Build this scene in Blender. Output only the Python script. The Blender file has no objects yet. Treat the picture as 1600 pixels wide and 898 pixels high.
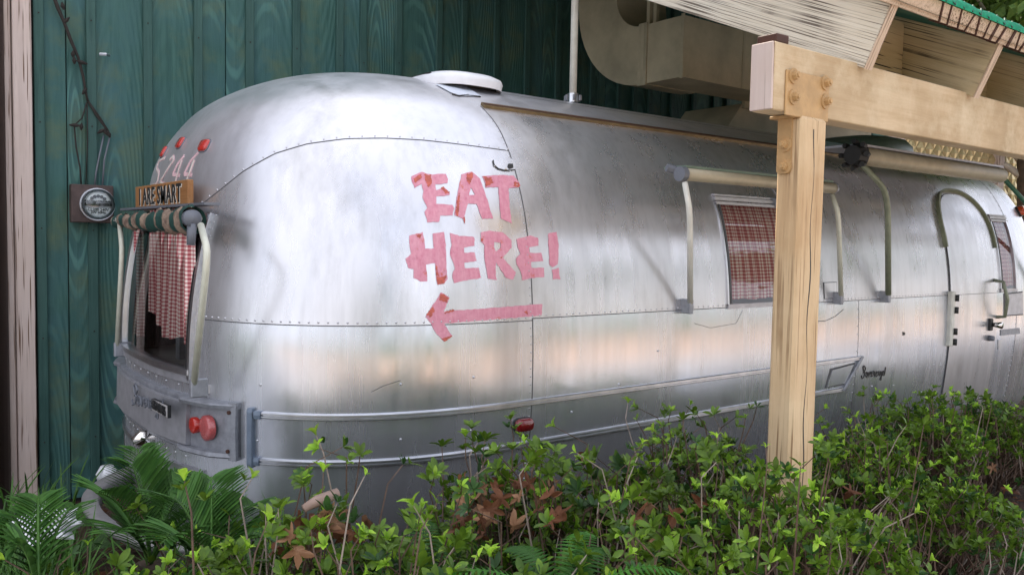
import bpy, bmesh, math, random
import numpy as np
from mathutils import Vector, Matrix, geometry, Euler
PI = math.pi
sc = bpy.context.scene
C = sc.collection
random.seed(11); rng = np.random.default_rng(11)

# ------------------------------------------------------------------ camera
F, CX, CY, CAMZ = 1300., 800, 449, 1.6
def _n(v): v = np.array(v, float); return v/np.linalg.norm(v)
_X = _n((1684, 44, F)); _Y = _n((-1010, 94, F)); _Y = _n(_Y-_X*(_X@_Y)); _Z = -np.cross(_X, _Y)
MW = np.array([_X, _Y, _Z])                      # rows: world axes seen from the camera (right, up, forward)
CAM = np.array([0, 0, CAMZ])
cd = bpy.data.cameras.new('camera'); cam = bpy.data.objects.new('camera', cd); C.objects.link(cam)
R = Matrix(((MW[0,0], MW[0,1], -MW[0,2], 0), (MW[1,0], MW[1,1], -MW[1,2], 0), (MW[2,0], MW[2,1], -MW[2,2], CAMZ), (0,0,0,1)))
cam.matrix_world = R
cd.sensor_width = 36; cd.lens = F/1600*36; cd.clip_start = .05; cd.clip_end = 500
sc.camera = cam
# ------------------------------------------------------------------ sky and sun
SUN_EL, SUN_AZ = math.radians(50), math.radians(84)   # azimuth measured from +X, where the sun stands
wd = bpy.data.worlds.new('World'); sc.world = wd; wd.use_nodes = True
nt = wd.node_tree; nt.nodes.clear()
sky = nt.nodes.new('ShaderNodeTexSky'); sky.sky_type = 'NISHITA'; sky.sun_disc = False
sky.sun_elevation = SUN_EL; sky.sun_rotation = PI/2-SUN_AZ
sky.air_density = 1.0; sky.dust_density = 2.5; sky.ozone_density = 1
tcw = nt.nodes.new('ShaderNodeTexCoord'); nz = nt.nodes.new('ShaderNodeTexNoise')
nz.inputs['Scale'].default_value = 2.2; nz.inputs['Detail'].default_value = 6; nz.inputs['Roughness'].default_value = .55
mpw = nt.nodes.new('ShaderNodeMapping'); mpw.inputs['Scale'].default_value = (1, 1, 2.2)
rw = nt.nodes.new('ShaderNodeValToRGB'); rw.color_ramp.elements[0].position = .18; rw.color_ramp.elements[1].position = .58
mixw = nt.nodes.new('ShaderNodeMix'); mixw.data_type = 'RGBA'
mixw.inputs[7].default_value = (5.2, 5.3, 5.8, 1)          # high thin cloud
bg = nt.nodes.new('ShaderNodeBackground'); bg.inputs['Strength'].default_value = .15
ow = nt.nodes.new('ShaderNodeOutputWorld')
L = nt.links.new
L(tcw.outputs['Generated'], mpw.inputs[0]); L(mpw.outputs[0], nz.inputs['Vector']); L(nz.outputs['Fac'], rw.inputs[0])
L(rw.outputs[0], mixw.inputs[0]); L(sky.outputs[0], mixw.inputs[6]); L(mixw.outputs[2], bg.inputs[0]); L(bg.outputs[0], ow.inputs[0])
sl = bpy.data.lights.new('sun', 'SUN'); sl.energy = 3.6; sl.angle = math.radians(.6); sl.color = (1, .90, .74)
so = bpy.data.objects.new('sun', sl); C.objects.link(so)
sd = Vector((math.cos(SUN_EL)*math.cos(SUN_AZ), math.cos(SUN_EL)*math.sin(SUN_AZ), math.sin(SUN_EL)))
so.rotation_euler = sd.to_track_quat('Z', 'Y').to_euler(); so.location = (0, 0, 12)
sc.view_settings.view_transform = 'Standard'; sc.view_settings.look = 'None'; sc.view_settings.gamma = 1
sc.view_settings.exposure = 1.18
sc.render.engine = 'CYCLES'

# ------------------------------------------------------------------ pixel helpers (measuring the photograph)
def ray(px, py): return MW@np.array([px-CX, CY-py, F])
def PT(px, py, **k):
    r = ray(px, py); (a, v), = k.items(); i = 'XYZ'.index(a); return CAM+r*((v-CAM[i])/r[i])

# ------------------------------------------------------------------ materials
MATS = {}
class NT:
    def __init__(s, name):
        s.m = bpy.data.materials.new(name); s.m.use_nodes = True; s.t = s.m.node_tree; s.b = s.t.nodes['Principled BSDF']; MATS[name] = s.m
    def n(s, typ, **k):
        x = s.t.nodes.new('ShaderNode'+typ)
        for a, v in k.items():
            if a in x.inputs: x.inputs[a].default_value = v
            else: setattr(x, a, v)
        return x
    def l(s, a, b): s.t.links.new(a, b)
    def coord(s, scale=(1,1,1), rand=0.0, which='Object'):
        tc = s.n('TexCoord'); mp = s.n('Mapping'); mp.inputs['Scale'].default_value = scale
        s.l(tc.outputs[which], mp.inputs['Vector'])
        if rand:
            oi = s.n('ObjectInfo'); mu = s.n('Math', operation='MULTIPLY'); mu.inputs[1].default_value = rand
            s.l(oi.outputs['Random'], mu.inputs[0]); s.l(mu.outputs[0], mp.inputs['Location'])
        return mp.outputs[0]
    def noise(s, vec, scale, detail=4, rough=.55, dist=0):
        x = s.n('TexNoise'); x.inputs['Scale'].default_value = scale; x.inputs['Detail'].default_value = detail
        x.inputs['Roughness'].default_value = rough; x.inputs['Distortion'].default_value = dist
        s.l(vec, x.inputs['Vector']); return x.outputs['Fac']
    def ramp(s, fac, stops, interp='LINEAR'):
        x = s.n('ValToRGB'); cr = x.color_ramp; cr.interpolation = interp
        while len(cr.elements) < len(stops): cr.elements.new(.5)
        for e, (p, c) in zip(cr.elements, stops):
            e.position = p; e.color = (c, c, c, 1) if not hasattr(c, '__len__') else (*c, 1)
        s.l(fac, x.inputs[0]); return x.outputs[0]
    def mix(s, fac, a, b, blend='MIX'):
        x = s.n('Mix', data_type='RGBA', blend_type=blend)
        for v, i in ((fac, 0), (a, 6), (b, 7)):
            if hasattr(v, 'is_linked'): s.l(v, x.inputs[i])
            elif i == 0: x.inputs[0].default_value = v
            else: x.inputs[i].default_value = (*v, 1)
        return x.outputs[2]
    def bump(s, h, strength=.3, dist=.01):
        x = s.n('Bump'); x.inputs['Strength'].default_value = strength; x.inputs['Distance'].default_value = dist
        s.l(h, x.inputs['Height']); s.l(x.outputs[0], s.b.inputs['Normal']); return x
def setp(b, **k):
    for a, v in k.items():
        a = a.replace('_', ' ')
        b.inputs[a].default_value = (*v, 1) if hasattr(v, '__len__') and len(v) == 3 else v
def simple(name, col, rough=.5, metal=0, var=.25, scale=12, bump=.1, bd=.004):
    s = NT(name); v = s.coord(rand=9)
    f = s.noise(v, scale, 6, .6)
    c = s.mix(s.ramp(f, [(.3, 0), (.7, 1)]), tuple(x*(1-var) for x in col), tuple(min(1, x*(1+var)) for x in col))
    s.l(c, s.b.inputs['Base Color']); setp(s.b, Roughness=rough, Metallic=metal)
    if bump: s.bump(s.noise(v, scale*3, 5, .6), bump, bd)
    return s.m
def wood(name, c0, c1, c2, dark=(.02,.015,.01), axis='Z', rough=.75, crack=.0, cath=.0, gs=1.0, bumps=.5, blotch=None, cks=110):
    """stained or painted timber, grain along the object's local axis"""
    s = NT(name)
    sq = {'Z': (1,1,.06), 'X': (.06,1,1), 'Y': (1,.06,1)}[axis]
    v = s.coord(sq, rand=13); v1 = s.coord((1,1,1), rand=7)
    g = s.noise(v, 34*gs, 7, .65, .3); big = s.noise(v1, 1.8, 5, .6)
    fine = s.noise(v, 120*gs, 3, .6)
    col = s.mix(s.ramp(g, [(.3, 0), (.7, 1)]), c0, c1)
    col = s.mix(s.ramp(big, [(.42, 0), (.68, 1)]), col, c2)
    h = s.n('Math', operation='ADD'); s.l(g, h.inputs[0]); s.l(fine, h.inputs[1]); hh = h.outputs[0]
    if cath:
        w = s.n('TexWave', wave_type='RINGS', rings_direction='SPHERICAL'); sq2 = {'Z': (1,1,.11), 'X': (.11,1,1), 'Y': (1,.11,1)}[axis]
        tc_n = s.n('TexCoord'); mp_n = s.n('Mapping'); mp_n.inputs['Scale'].default_value = sq2; s.l(tc_n.outputs['Object'], mp_n.inputs['Vector'])
        oi_ = s.n('ObjectInfo'); mr_ = s.n('MapRange'); mr_.inputs['To Min'].default_value = -.25; mr_.inputs['To Max'].default_value = .42; s.l(oi_.outputs['Random'], mr_.inputs['Value'])
        cx_n = s.n('CombineXYZ'); s.l(mr_.outputs[0], cx_n.inputs['Z']); cx_n.inputs['X'].default_value = .02; s.l(cx_n.outputs[0], mp_n.inputs['Location']); vv = mp_n.outputs[0]
        s.l(vv, w.inputs['Vector']); w.inputs['Scale'].default_value = 17; w.inputs['Distortion'].default_value = 1.6
        w.inputs['Detail'].default_value = 3; w.inputs['Detail Scale'].default_value = 1.2
        rr = s.ramp(w.outputs['Fac'], [(.55, 0), (.92, 1)])
        mk = s.ramp(s.noise(v1, .9, 2), [(.48, 0), (.60, cath)])
        mm = s.mix(1, rr, mk, 'MULTIPLY')
        col = s.mix(mm, col, tuple(min(1, x*2.3+.03) for x in c1))
        h2 = s.n('Math', operation='ADD'); s.l(hh, h2.inputs[0]); s.l(w.outputs['Fac'], h2.inputs[1]); hh = h2.outputs[0]
    if crack:
        vc = s.coord({'Z': (1,1,.02), 'X': (.02,1,1), 'Y': (1,.007,1)}[axis], rand=5)
        ck = s.noise(vc, cks*gs, 1, .4, .1)
        msk = s.ramp(ck, [(.62-.12*crack, 0), (.66-.10*crack, 1)])
        area = s.ramp(s.noise(v1, 3.2, 3), [(.36, .05), (.58, 1)])
        mm = s.mix(1, msk, area, 'MULTIPLY')
        col = s.mix(mm, col, dark)
    if blotch:
        bm = s.ramp(s.noise(v1, 2.6, 7, .7), [(.5, 0), (.7, .8)]); col = s.mix(bm, col, blotch)
    s.l(col, s.b.inputs['Base Color']); setp(s.b, Roughness=rough); s.b.inputs['Specular IOR Level'].default_value = .3
    s.bump(hh, bumps, .004)
    return s.m
def aluminium(name, base, rough, dirt=.35, streak=1.0, aniso=0):
    s = NT(name)
    v = s.coord((1,1,1)); vs = s.coord((1,1,.04)); 
    a = s.noise(vs, 26, 6, .6); b = s.noise(v, 1.3, 6, .6); c = s.noise(v, 60, 4, .6); d = s.noise(vs, 7, 5, .65)
    col = s.mix(s.ramp(b, [(.35, 0), (.7, 1)]), base, tuple(x*.86 for x in base))
    col = s.mix(s.ramp(a, [(.45, 0), (.8, dirt)]), col, (.36,.36,.37))
    sp = s.ramp(s.noise(s.coord((1,1,.45)), 3.1, 9, .7), [(.52, 0), (.74, .45)]); col = s.mix(sp, col, (.30,.29,.27))
    s.l(col, s.b.inputs['Base Color']); setp(s.b, Metallic=.78)
    r = s.n('MapRange'); s.l(d, r.inputs['Value']); r.inputs['From Min'].default_value = .3; r.inputs['From Max'].default_value = .7
    r.inputs['To Min'].default_value = rough-.07; r.inputs['To Max'].default_value = rough+.09; s.l(r.outputs[0], s.b.inputs['Roughness'])
    h = s.n('Math', operation='MULTIPLY_ADD'); s.l(a, h.inputs[0]); h.inputs[1].default_value = 0.0
    h3 = s.n('Math', operation='MULTIPLY'); s.l(s.noise(s.coord((1,1,.35)), 2.6, 2, .4), h3.inputs[0]); h3.inputs[1].default_value = .9; s.l(h3.outputs[0], h.inputs[2])
    s.bump(h.outputs[0], .26, .012)
    if aniso:
        s.b.inputs['Anisotropic'].default_value = aniso; tg = s.n('Tangent', direction_type='RADIAL', axis='Z'); s.l(tg.outputs[0], s.b.inputs['Tangent'])
    return s.m
M_AL = aluminium('aluminium_skin', (.69,.685,.71), .29)
M_AL2 = aluminium('aluminium_lower', (.66,.68,.73), .25, .3, 1.6, .55)  # bluish base colour imitates sky-lit reflections on the lower skin
M_ROOF = aluminium('aluminium_roof', (.72,.72,.76), .36, .25)
M_SEAM = simple('seam_sealant', (.07,.07,.075), .6)
M_TRIM = simple('trim_metal', (.62,.63,.66), .32, 1, .12)
M_RIVET = simple('rivet_metal', (.55,.55,.58), .35, 1, .1, bump=0)
M_ZAMAK = simple('grey_cast_metal', (.27,.28,.31), .45, .4, .25, 25)
M_ZAMAKL = simple('pale_grey_panel', (.42,.42,.45), .4, .55, .15, 18)
M_BLUEG = simple('blue_grey_corner', (.16,.20,.26), .4, .4)
M_WPAINT = simple('white_paint_metal', (.62,.61,.55), .45, 0, .12, 20)
M_ARM = simple('awning_arm_cream', (.60,.60,.50), .4, .1, .1, 20)
M_ARMG = simple('awning_arm_olive', (.22,.24,.17), .45, .2, .2, 20)
M_KNUCK = simple('grey_plastic', (.13,.14,.165), .5, 0, .15)
M_BLACK = simple('black_rubber', (.02,.02,.02), .6)
M_CHROME = simple('chrome', (.75,.72,.68), .12, 1, .1, bump=0)
M_BRASS = simple('gold_rail', (.20,.15,.08), .4, .7, .25)
M_DARKIN = simple('dark_interior', (.03,.028,.026), .9)
M_BROWNIN = simple('brown_vinyl', (.40,.22,.16), .6)
M_SHELF = simple('pale_counter', (.45,.43,.42), .4)
M_WHITE = simple('white_plastic', (.72,.73,.76), .35, 0, .08, 9, .3)
M_DUCT = simple('cream_duct_paint', (.46,.41,.29), .55, 0, .22, 3.5, .15)
M_SEAL = simple('white_sealant_patch', (.62,.66,.74), .4, 0, .1)
def pm():
    s = NT('peeling_pink_paint'); v = s.coord()
    a = s.noise(v, 9, 8, .75); b = s.noise(v, 60, 5, .6)
    col = s.mix(s.ramp(b, [(.35, 0), (.7, 1)]), (.54,.17,.25), (.64,.26,.34))
    col = s.mix(s.ramp(a, [(.60, 0), (.635, 1)]), col, (.50,.10,.07))
    br = s.noise(s.coord((1,1,.12)), 70, 5, .7); col = s.mix(s.ramp(br, [(.35, 0), (.75, .55)]), col, (.72,.42,.48)); al = s.ramp(s.noise(v, 16, 10, .85), [(.60, 1), (.66, .55), (.70, 0)])
    s.l(col, s.b.inputs['Base Color']); s.l(al, s.b.inputs['Alpha']); setp(s.b, Roughness=.45)
    s.bump(a, .3, .003)
pm(); M_PINK = MATS['peeling_pink_paint']
M_RUST = simple('rust_red_underpaint', (.46,.10,.07), .55, 0, .35, 60)
M_FPINK = simple('faded_pink_outline', (.60,.40,.42), .5)
def redlens(name, col):
    s = NT(name); v = s.coord((1,1,1))
    w = s.n('TexVoronoi'); w.inputs['Scale'].default_value = 160; s.l(v, w.inputs['Vector'])
    s.l(s.mix(w.outputs['Distance'], col, tuple(x*.6 for x in col)), s.b.inputs['Base Color']); setp(s.b, Roughness=.15); s.b.inputs['Coat Weight'].default_value = .6
    s.bump(w.outputs['Distance'], .3, .003); return s.m
M_RED = redlens('red_lens', (.55,.03,.02)); M_DRED = redlens('dark_red_lens', (.20,.01,.012)); M_PRED = redlens('pink_red_lens', (.55,.12,.12)); M_ORANGE = redlens('orange_lens', (.7,.09,.02))
# gingham curtain
def ging():
    s = NT('gingham_cloth'); tc = s.n('TexCoord'); sep = s.n('SeparateXYZ'); s.l(tc.outputs['UV'], sep.inputs[0])
    def band(o):
        m = s.n('Math', operation='FRACT'); s.l(o, m.inputs[0]); g = s.n('Math', operation='GREATER_THAN'); s.l(m.outputs[0], g.inputs[0]); g.inputs[1].default_value = .5; return g.outputs[0]
    a, b = band(sep.outputs[0]), band(sep.outputs[1]); ad = s.n('Math', operation='ADD'); s.l(a, ad.inputs[0]); s.l(b, ad.inputs[1])
    hf = s.n('Math', operation='MULTIPLY'); s.l(ad.outputs[0], hf.inputs[0]); hf.inputs[1].default_value = .5
    s.l(s.ramp(hf.outputs[0], [(0, (.84,.74,.68)), (.5, (.62,.29,.28)), (1, (.36,.06,.08))], 'LINEAR'), s.b.inputs['Base Color']); setp(s.b, Roughness=.85)
    return s.m
M_GING = ging()
def glass():
    s = NT('window_glass'); s.t.nodes.remove(s.b)
    gl = s.n('BsdfGlossy'); gl.inputs['Roughness'].default_value = .03; gl.inputs['Color'].default_value = (.9,.92,.95,1)
    tr = s.n('BsdfTransparent'); tr.inputs['Color'].default_value = (.80,.84,.82,1); fr = s.n('Fresnel'); fr.inputs['IOR'].default_value = 1.45
    ad = s.n('Math', operation='ADD'); ad.inputs[1].default_value = .03; s.l(fr.outputs[0], ad.inputs[0])
    mx = s.n('MixShader'); s.l(ad.outputs[0], mx.inputs[0]); s.l(tr.outputs[0], mx.inputs[1]); s.l(gl.outputs[0], mx.inputs[2])
    s.l(mx.outputs[0], s.t.nodes['Material Output'].inputs[0]); return s.m
M_GLASS = glass()
M_WALL = wood('green_stained_boards', (.024,.078,.068), (.056,.140,.118), (.044,.115,.120), rough=.62, cath=.30, blotch=(.095,.135,.075))
M_BATTEN = wood('green_stained_battens', (.015,.050,.045), (.048,.118,.100), (.044,.100,.088), rough=.6)
M_WTRIM = wood('weathered_white_trim', (.50,.40,.36), (.66,.55,.50), (.55,.44,.38), dark=(.14,.08,.05), rough=.7, crack=.25, bumps=.3)
M_POST = wood('tan_stained_post', (.42,.27,.14), (.60,.42,.24), (.66,.50,.31), dark=(.30,.19,.10), crack=.10, gs=.9, bumps=.9)
M_BEAM = wood('pale_tan_beam', (.46,.33,.19), (.62,.48,.31), (.38,.27,.15), dark=(.10,.07,.04), axis='X', crack=0, gs=.8, bumps=.4, blotch=(.66,.55,.38))
M_RAFT = wood('lit_weathered_rafter', (.52,.47,.38), (.72,.68,.58), (.62,.56,.45), dark=(.15,.125,.10), axis='Y', crack=.55, gs=1, bumps=1.0, cks=230)  # paler first rafter: the light on its face is put into the colour
M_RAFT_SHADED = wood('shaded_weathered_rafter', (.42,.34,.20), (.58,.48,.31), (.48,.38,.22), dark=(.06,.045,.03), axis='Y', crack=.35, gs=1, bumps=.8, cks=200)  # darker copy for the other rafters, their shade put into the colour
M_RAFTX = wood('tan_weathered_block', (.42,.34,.20), (.58,.48,.31), (.48,.38,.22), axis='X', crack=.1)
M_ENDG = wood('cut_timber_end', (.50,.37,.26), (.66,.52,.40), (.56,.42,.30), dark=(.14,.09,.06), crack=.5, gs=2, bumps=.6)
M_BRACK = simple('tan_painted_steel', (.46,.29,.13), .55, .1, .18, 14, .3)
M_BROWNC = simple('dark_brown_column', (.035,.018,.014), .5)
M_SIGNW = wood('orange_brown_plank', (.24,.105,.035), (.36,.18,.07), (.30,.14,.05), axis='Y', rough=.5)
M_INK = simple('black_letter_paint', (.012,.014,.016), .4, bump=0)
M_INKW = simple('white_letter_edge', (.65,.62,.55), .5, bump=0)
M_QUILT = simple('champagne_quilted_metal', (.62,.49,.27), .32, .6, .12, 8)
M_TEAL = simple('teal_sheet', (.03,.16,.20), .5, .1, .25, 10)
def stripes():
    s = NT('striped_awning_cloth'); tc = s.n('TexCoord'); sep = s.n('SeparateXYZ'); s.l(tc.outputs['UV'], sep.inputs[0])
    v = s.coord(); nn = s.noise(v, 30, 6, .7)
    m = s.n('Math', operation='FRACT'); s.l(sep.outputs[0], m.inputs[0])
    st = s.ramp(m.outputs[0], [(0, 0), (.47, 0), (.5, 1), (.97, 1), (1, 0)])
    tan = s.mix(s.ramp(nn, [(.35, 0), (.65, 1)]), (.10,.06,.045), (.30,.22,.16))
    grn = s.mix(s.ramp(nn, [(.35, 0), (.7, 1)]), (.004,.030,.024), (.008,.06,.045))
    s.l(s.mix(st, grn, tan), s.b.inputs['Base Color']); setp(s.b, Roughness=.8); s.bump(nn, .6, .006); return s.m
M_STRIPE = stripes()
def transl(name, c0, c1, tr=.4, rough=.6, scale=20, spec=.3, rnd=True):
    s = NT(name); v = s.coord(rand=17); f = s.noise(v, scale, 3)
    col = s.mix(s.ramp(f, [(.3, 0), (.7, 1)]), c0, c1)
    if rnd:
        oi = s.n('ObjectInfo'); hs = s.n('HueSaturation'); mr = s.n('MapRange'); mr.inputs['To Min'].default_value = .65; mr.inputs['To Max'].default_value = 1.35
        s.l(oi.outputs['Random'], mr.inputs['Value']); s.l(mr.outputs[0], hs.inputs['Value']); s.l(col, hs.inputs['Color']); col = hs.outputs[0]
    s.l(col, s.b.inputs['Base Color']); setp(s.b, Roughness=rough); s.b.inputs['Specular IOR Level'].default_value = spec
    t = s.n('BsdfTranslucent'); s.l(col, t.inputs['Color']); mx = s.n('MixShader'); mx.inputs[0].default_value = tr
    s.l(s.b.outputs[0], mx.inputs[1]); s.l(t.outputs[0], mx.inputs[2]); s.l(mx.outputs[0], s.t.nodes['Material Output'].inputs[0]); return s.m
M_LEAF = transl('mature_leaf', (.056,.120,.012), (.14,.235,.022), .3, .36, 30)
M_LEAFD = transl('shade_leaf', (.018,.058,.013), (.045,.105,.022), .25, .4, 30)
M_YOUNG = transl('young_leaf', (.22,.46,.03), (.46,.66,.08), .45, .4, 30)
M_FROND = transl('frond_leaflet', (.030,.090,.020), (.070,.165,.030), .2, .5, 15, .2)
M_GRASS = transl('strap_leaf', (.03,.09,.018), (.085,.19,.03), .2, .4, 15)
M_FERN = transl('fern_leaf', (.035,.12,.015), (.06,.19,.025), .3, .5, 15)
M_DEAD = transl('dead_leaf', (.09,.034,.017), (.20,.082,.038), .2, .7, 14)
M_DEADL = transl('pale_dead_leaf', (.22,.11,.055), (.34,.19,.11), .2, .7, 14)
M_TWIG = simple('brown_twig', (.10,.06,.04), .8, 0, .4, 40)
M_TWIGP = simple('pale_twig', (.26,.21,.17), .8, 0, .3, 40)
M_BRANCH = simple('dead_branch_wood', (.30,.21,.17), .8, 0, .3, 20)
M_NET = transl('green_shade_cloth', (.01,.30,.17), (.02,.45,.26), .5, .6, 40, rnd=False)
M_ROOFC = transl('roof_shade_cloth', (.012,.045,.028), (.02,.065,.04), .10, .7, 20, rnd=False)
M_CORD = simple('dark_green_cord', (.01,.07,.045), .6)
M_LASH = simple('dark_brown_lashing', (.06,.022,.012), .7)
M_VINE = simple('dark_vine_bark', (.022,.017,.014), .85, 0, .3, 30)
M_BARK = simple('bark', (.10,.07,.05), .9, 0, .4, 15, .6)
M_BARKP = simple('pale_bark', (.55,.48,.40), .8, 0, .2, 15)
M_CROWN = transl('tree_leaf', (.05,.11,.02), (.13,.20,.04), .3, .5, 20)
def soil():
    s = NT('mulch_soil'); v = s.coord(); a = s.noise(v, 18, 8, .7)
    s.l(s.mix(s.ramp(a, [(.3, 0), (.7, 1)]), (.025,.014,.01), (.11,.06,.038)), s.b.inputs['Base Color']); setp(s.b, Roughness=.95); s.bump(a, 1, .03); return s.m
M_SOIL = soil()
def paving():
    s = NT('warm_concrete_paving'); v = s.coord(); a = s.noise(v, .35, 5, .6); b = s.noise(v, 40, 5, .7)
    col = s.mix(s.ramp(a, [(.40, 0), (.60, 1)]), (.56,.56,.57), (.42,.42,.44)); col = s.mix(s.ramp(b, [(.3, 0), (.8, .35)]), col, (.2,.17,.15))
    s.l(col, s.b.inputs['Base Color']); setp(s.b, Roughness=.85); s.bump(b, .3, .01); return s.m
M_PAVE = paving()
M_PEACH = simple('peach_reflected_ground', (.56,.37,.26), .85, 0, .25, .8, .2)  # peach base colour imitates sunlit patches mirrored in the trailer
M_LAWN = simple('lawn', (.05,.10,.03), .95, 0, .4, 6, .8, .03)

# ------------------------------------------------------------------ object helpers
def link(o, parent=None, inv=False):
    C.objects.link(o)
    if parent is not None: o.parent = parent
    return o
def thing(name, label, cat, loc=(0,0,0), group=None):
    o = bpy.data.objects.new(name, None); C.objects.link(o); o.location = loc; o.empty_display_size = .1
    o['label'] = label; o['category'] = cat
    if group: o['group'] = group
    return o
def tag(o, label, cat, group=None):
    o['label'] = label; o['category'] = cat
    if group: o['group'] = group
    return o
class MB:
    """collects geometry in world space, then links it as one mesh"""
    def __init__(s): s.v = []; s.f = []; s.mi = []; s.uv = {}; s.k = 0
    def add(s, vs, fs, mi=0):
        b = len(s.v); s.v += [tuple(map(float, p)) for p in vs]; s.f += [tuple(i+b for i in q) for q in fs]; s.mi += [mi]*len(fs); return b
    def box(s, x0, x1, y0, y1, z0, z1, mi=0):
        s.add([(x,y,z) for x in (x0,x1) for y in (y0,y1) for z in (z0,z1)], [(0,1,3,2),(4,6,7,5),(0,4,5,1),(2,3,7,6),(0,2,6,4),(1,5,7,3)], mi); return s
    def prism(s, poly, d, mi=0):
        n = len(poly); d = np.array(d, float); a = [np.array(p, float) for p in poly]
        s.add(a+[p+d for p in a], [tuple(range(n))[::-1], tuple(range(n, 2*n))]+[(i, (i+1)%n, (i+1)%n+n, i+n) for i in range(n)], mi); return s
    def tube(s, pts, r, seg=8, cap=True, mi=0):
        pts = [np.array(p, float) for p in pts]; n = len(pts); rr = r if hasattr(r, '__len__') else [r]*n
        rings = []; up = None
        for i, p in enumerate(pts):
            t = pts[min(i+1, n-1)]-pts[max(i-1, 0)]; t = t/(np.linalg.norm(t)+1e-9)
            if up is None: up = np.array([0,0,1.]) if abs(t[2]) < .9 else np.array([1.,0,0])
            a = np.cross(up, t); a /= np.linalg.norm(a)+1e-9; b = np.cross(t, a); up = b
            rings.append([p+rr[i]*(math.cos(2*PI*k/seg)*a+math.sin(2*PI*k/seg)*b) for k in range(seg)])
        fs = [(i*seg+k, i*seg+(k+1)%seg, (i+1)*seg+(k+1)%seg, (i+1)*seg+k) for i in range(n-1) for k in range(seg)]
        if cap: fs += [tuple(range(seg))[::-1], tuple((n-1)*seg+k for k in range(seg))]
        s.add([q for ring in rings for q in ring], fs, mi); return s
    def build(s, name, mats, parent=None, smooth=False, stuff=False, bevel=0):
        me = bpy.data.meshes.new(name); 
        off = np.array(parent.matrix_world.translation) if False else np.array(parent_loc(parent))
        me.from_pydata([tuple(np.array(p)-off) for p in s.v], [], s.f)
        for m in (mats if isinstance(mats, (list, tuple)) else [mats]): me.materials.append(m)
        if any(s.mi): me.polygons.foreach_set('material_index', s.mi)
        if smooth: me.polygons.foreach_set('use_smooth', [True]*len(me.polygons))
        bm = bmesh.new(); bm.from_mesh(me); bmesh.ops.recalc_face_normals(bm, faces=bm.faces)
        if bevel: bmesh.ops.bevel(bm, geom=bm.edges[:], offset=bevel, segments=1, affect='EDGES')
        bm.to_mesh(me); bm.free()
        o = bpy.data.objects.new(name, me); link(o, parent)
        if stuff: o['kind'] = 'stuff'
        return o
def parent_loc(p):
    t = np.zeros(3)
    while p is not None: t += np.array(p.location); p = p.parent
    return t
def recenter(o):
    """move a mesh object's origin to its own middle (so its material coordinates differ)"""
    me = o.data; n = len(me.vertices); co = np.empty(n*3); me.vertices.foreach_get('co', co); co = co.reshape(-1, 3)
    c = (co.min(0)+co.max(0))/2; co -= c; me.vertices.foreach_set('co', co.ravel()); o.location = Vector(o.location)+Vector(c); me.update(); return o
def structure(o): o['kind'] = 'structure'; return o

# ------------------------------------------------------------------ the trailer's hull
YC, XS, XF = 3.94, 2.20, 7.03
kn = np.array([(.30,1.14,1.01),(.42,1.20,.965),(.73,1.235,.957),(.92,1.25,.962),(1.10,1.25,.966),(1.27,1.243,.972),(1.45,1.228,.990),(1.61,1.20,1.015),(1.746,1.165,1.05),
      (1.906,1.10,1.075),(1.99,1.05,1.11),(2.085,.985,1.17),(2.18,.87,1.245),(2.26,.73,1.36),(2.33,.55,1.52),(2.385,.36,1.72),(2.412,.18,1.96),(2.420,0,2.2)])
for _ in range(3):
    q = [kn[0]]
    for a, b in zip(kn[:-1], kn[1:]): q += [a*.75+b*.25, a*.25+b*.75]
    kn = np.array(q+[kn[-1]])
KZ, KW, KR = kn[:,0], kn[:,1], kn[:,2]; ZTOP = KZ[-1]
def wz(z): return np.interp(z, KZ, KW)
def rz(z): return np.interp(z, KZ, KR)
def nz_(z): return np.interp(z, [1.2, ZTOP], [2.72, 2.3])
def capx(z, y):
    return max(0., 1-abs((y-YC)/wz(z))**nz_(z))
def G(p):
    x, y, z = p
    if z >= ZTOP: return 1.
    w, r, n = max(wz(z), 1e-4), rz(z), nz_(z)
    g = abs((y-YC)/w)**n
    if x < XS: g += ((XS-x)/(XS-r))**n
    if x > XF: g += ((x-XF)/(XS-r))**n
    return g-1
def normal(p, e=.004):
    p = np.array(p, float); g = np.array([G(p+d)-G(p-d) for d in np.eye(3)*e]); return g/(np.linalg.norm(g)+1e-12)
def hit(px, py, off=0.0):
    r = ray(px, py); r = r/np.linalg.norm(r); t = 1.5
    while t < 14:
        if G(CAM+r*t) < 0: break
        t += .03
    else: return None
    a, b = t-.03, t
    for _ in range(22):
        m = (a+b)/2
        if G(CAM+r*m) < 0: b = m
        else: a = m
    p = CAM+r*b
    return p+normal(p)*off
def capP(ph, z, off=0, front=False, ):
    """point on the rounded end at angle ph (0 near side, pi/2 centre, pi far side)"""
    w, r, n = wz(z), rz(z), nz_(z); c, s_ = math.cos(ph), abs(math.sin(ph))
    x = (XS-r)*s_**(2/n); y = YC-w*math.copysign(abs(c)**(2/n), c)
    p = np.array([XF+x if front else XS-x, y, z]); return p+normal(p)*off if off else p
def phy(y, z): # angle whose y coordinate is y
    n = nz_(z); c = (YC-y)/wz(z); return math.acos(math.copysign(min(1, abs(c))**(n/2), c))
trailer = thing('travel_trailer', 'long rounded silver aluminium travel trailer with pink EAT HERE paint, parked by the green wall', 'trailer', (4.6, YC, 0))
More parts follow.
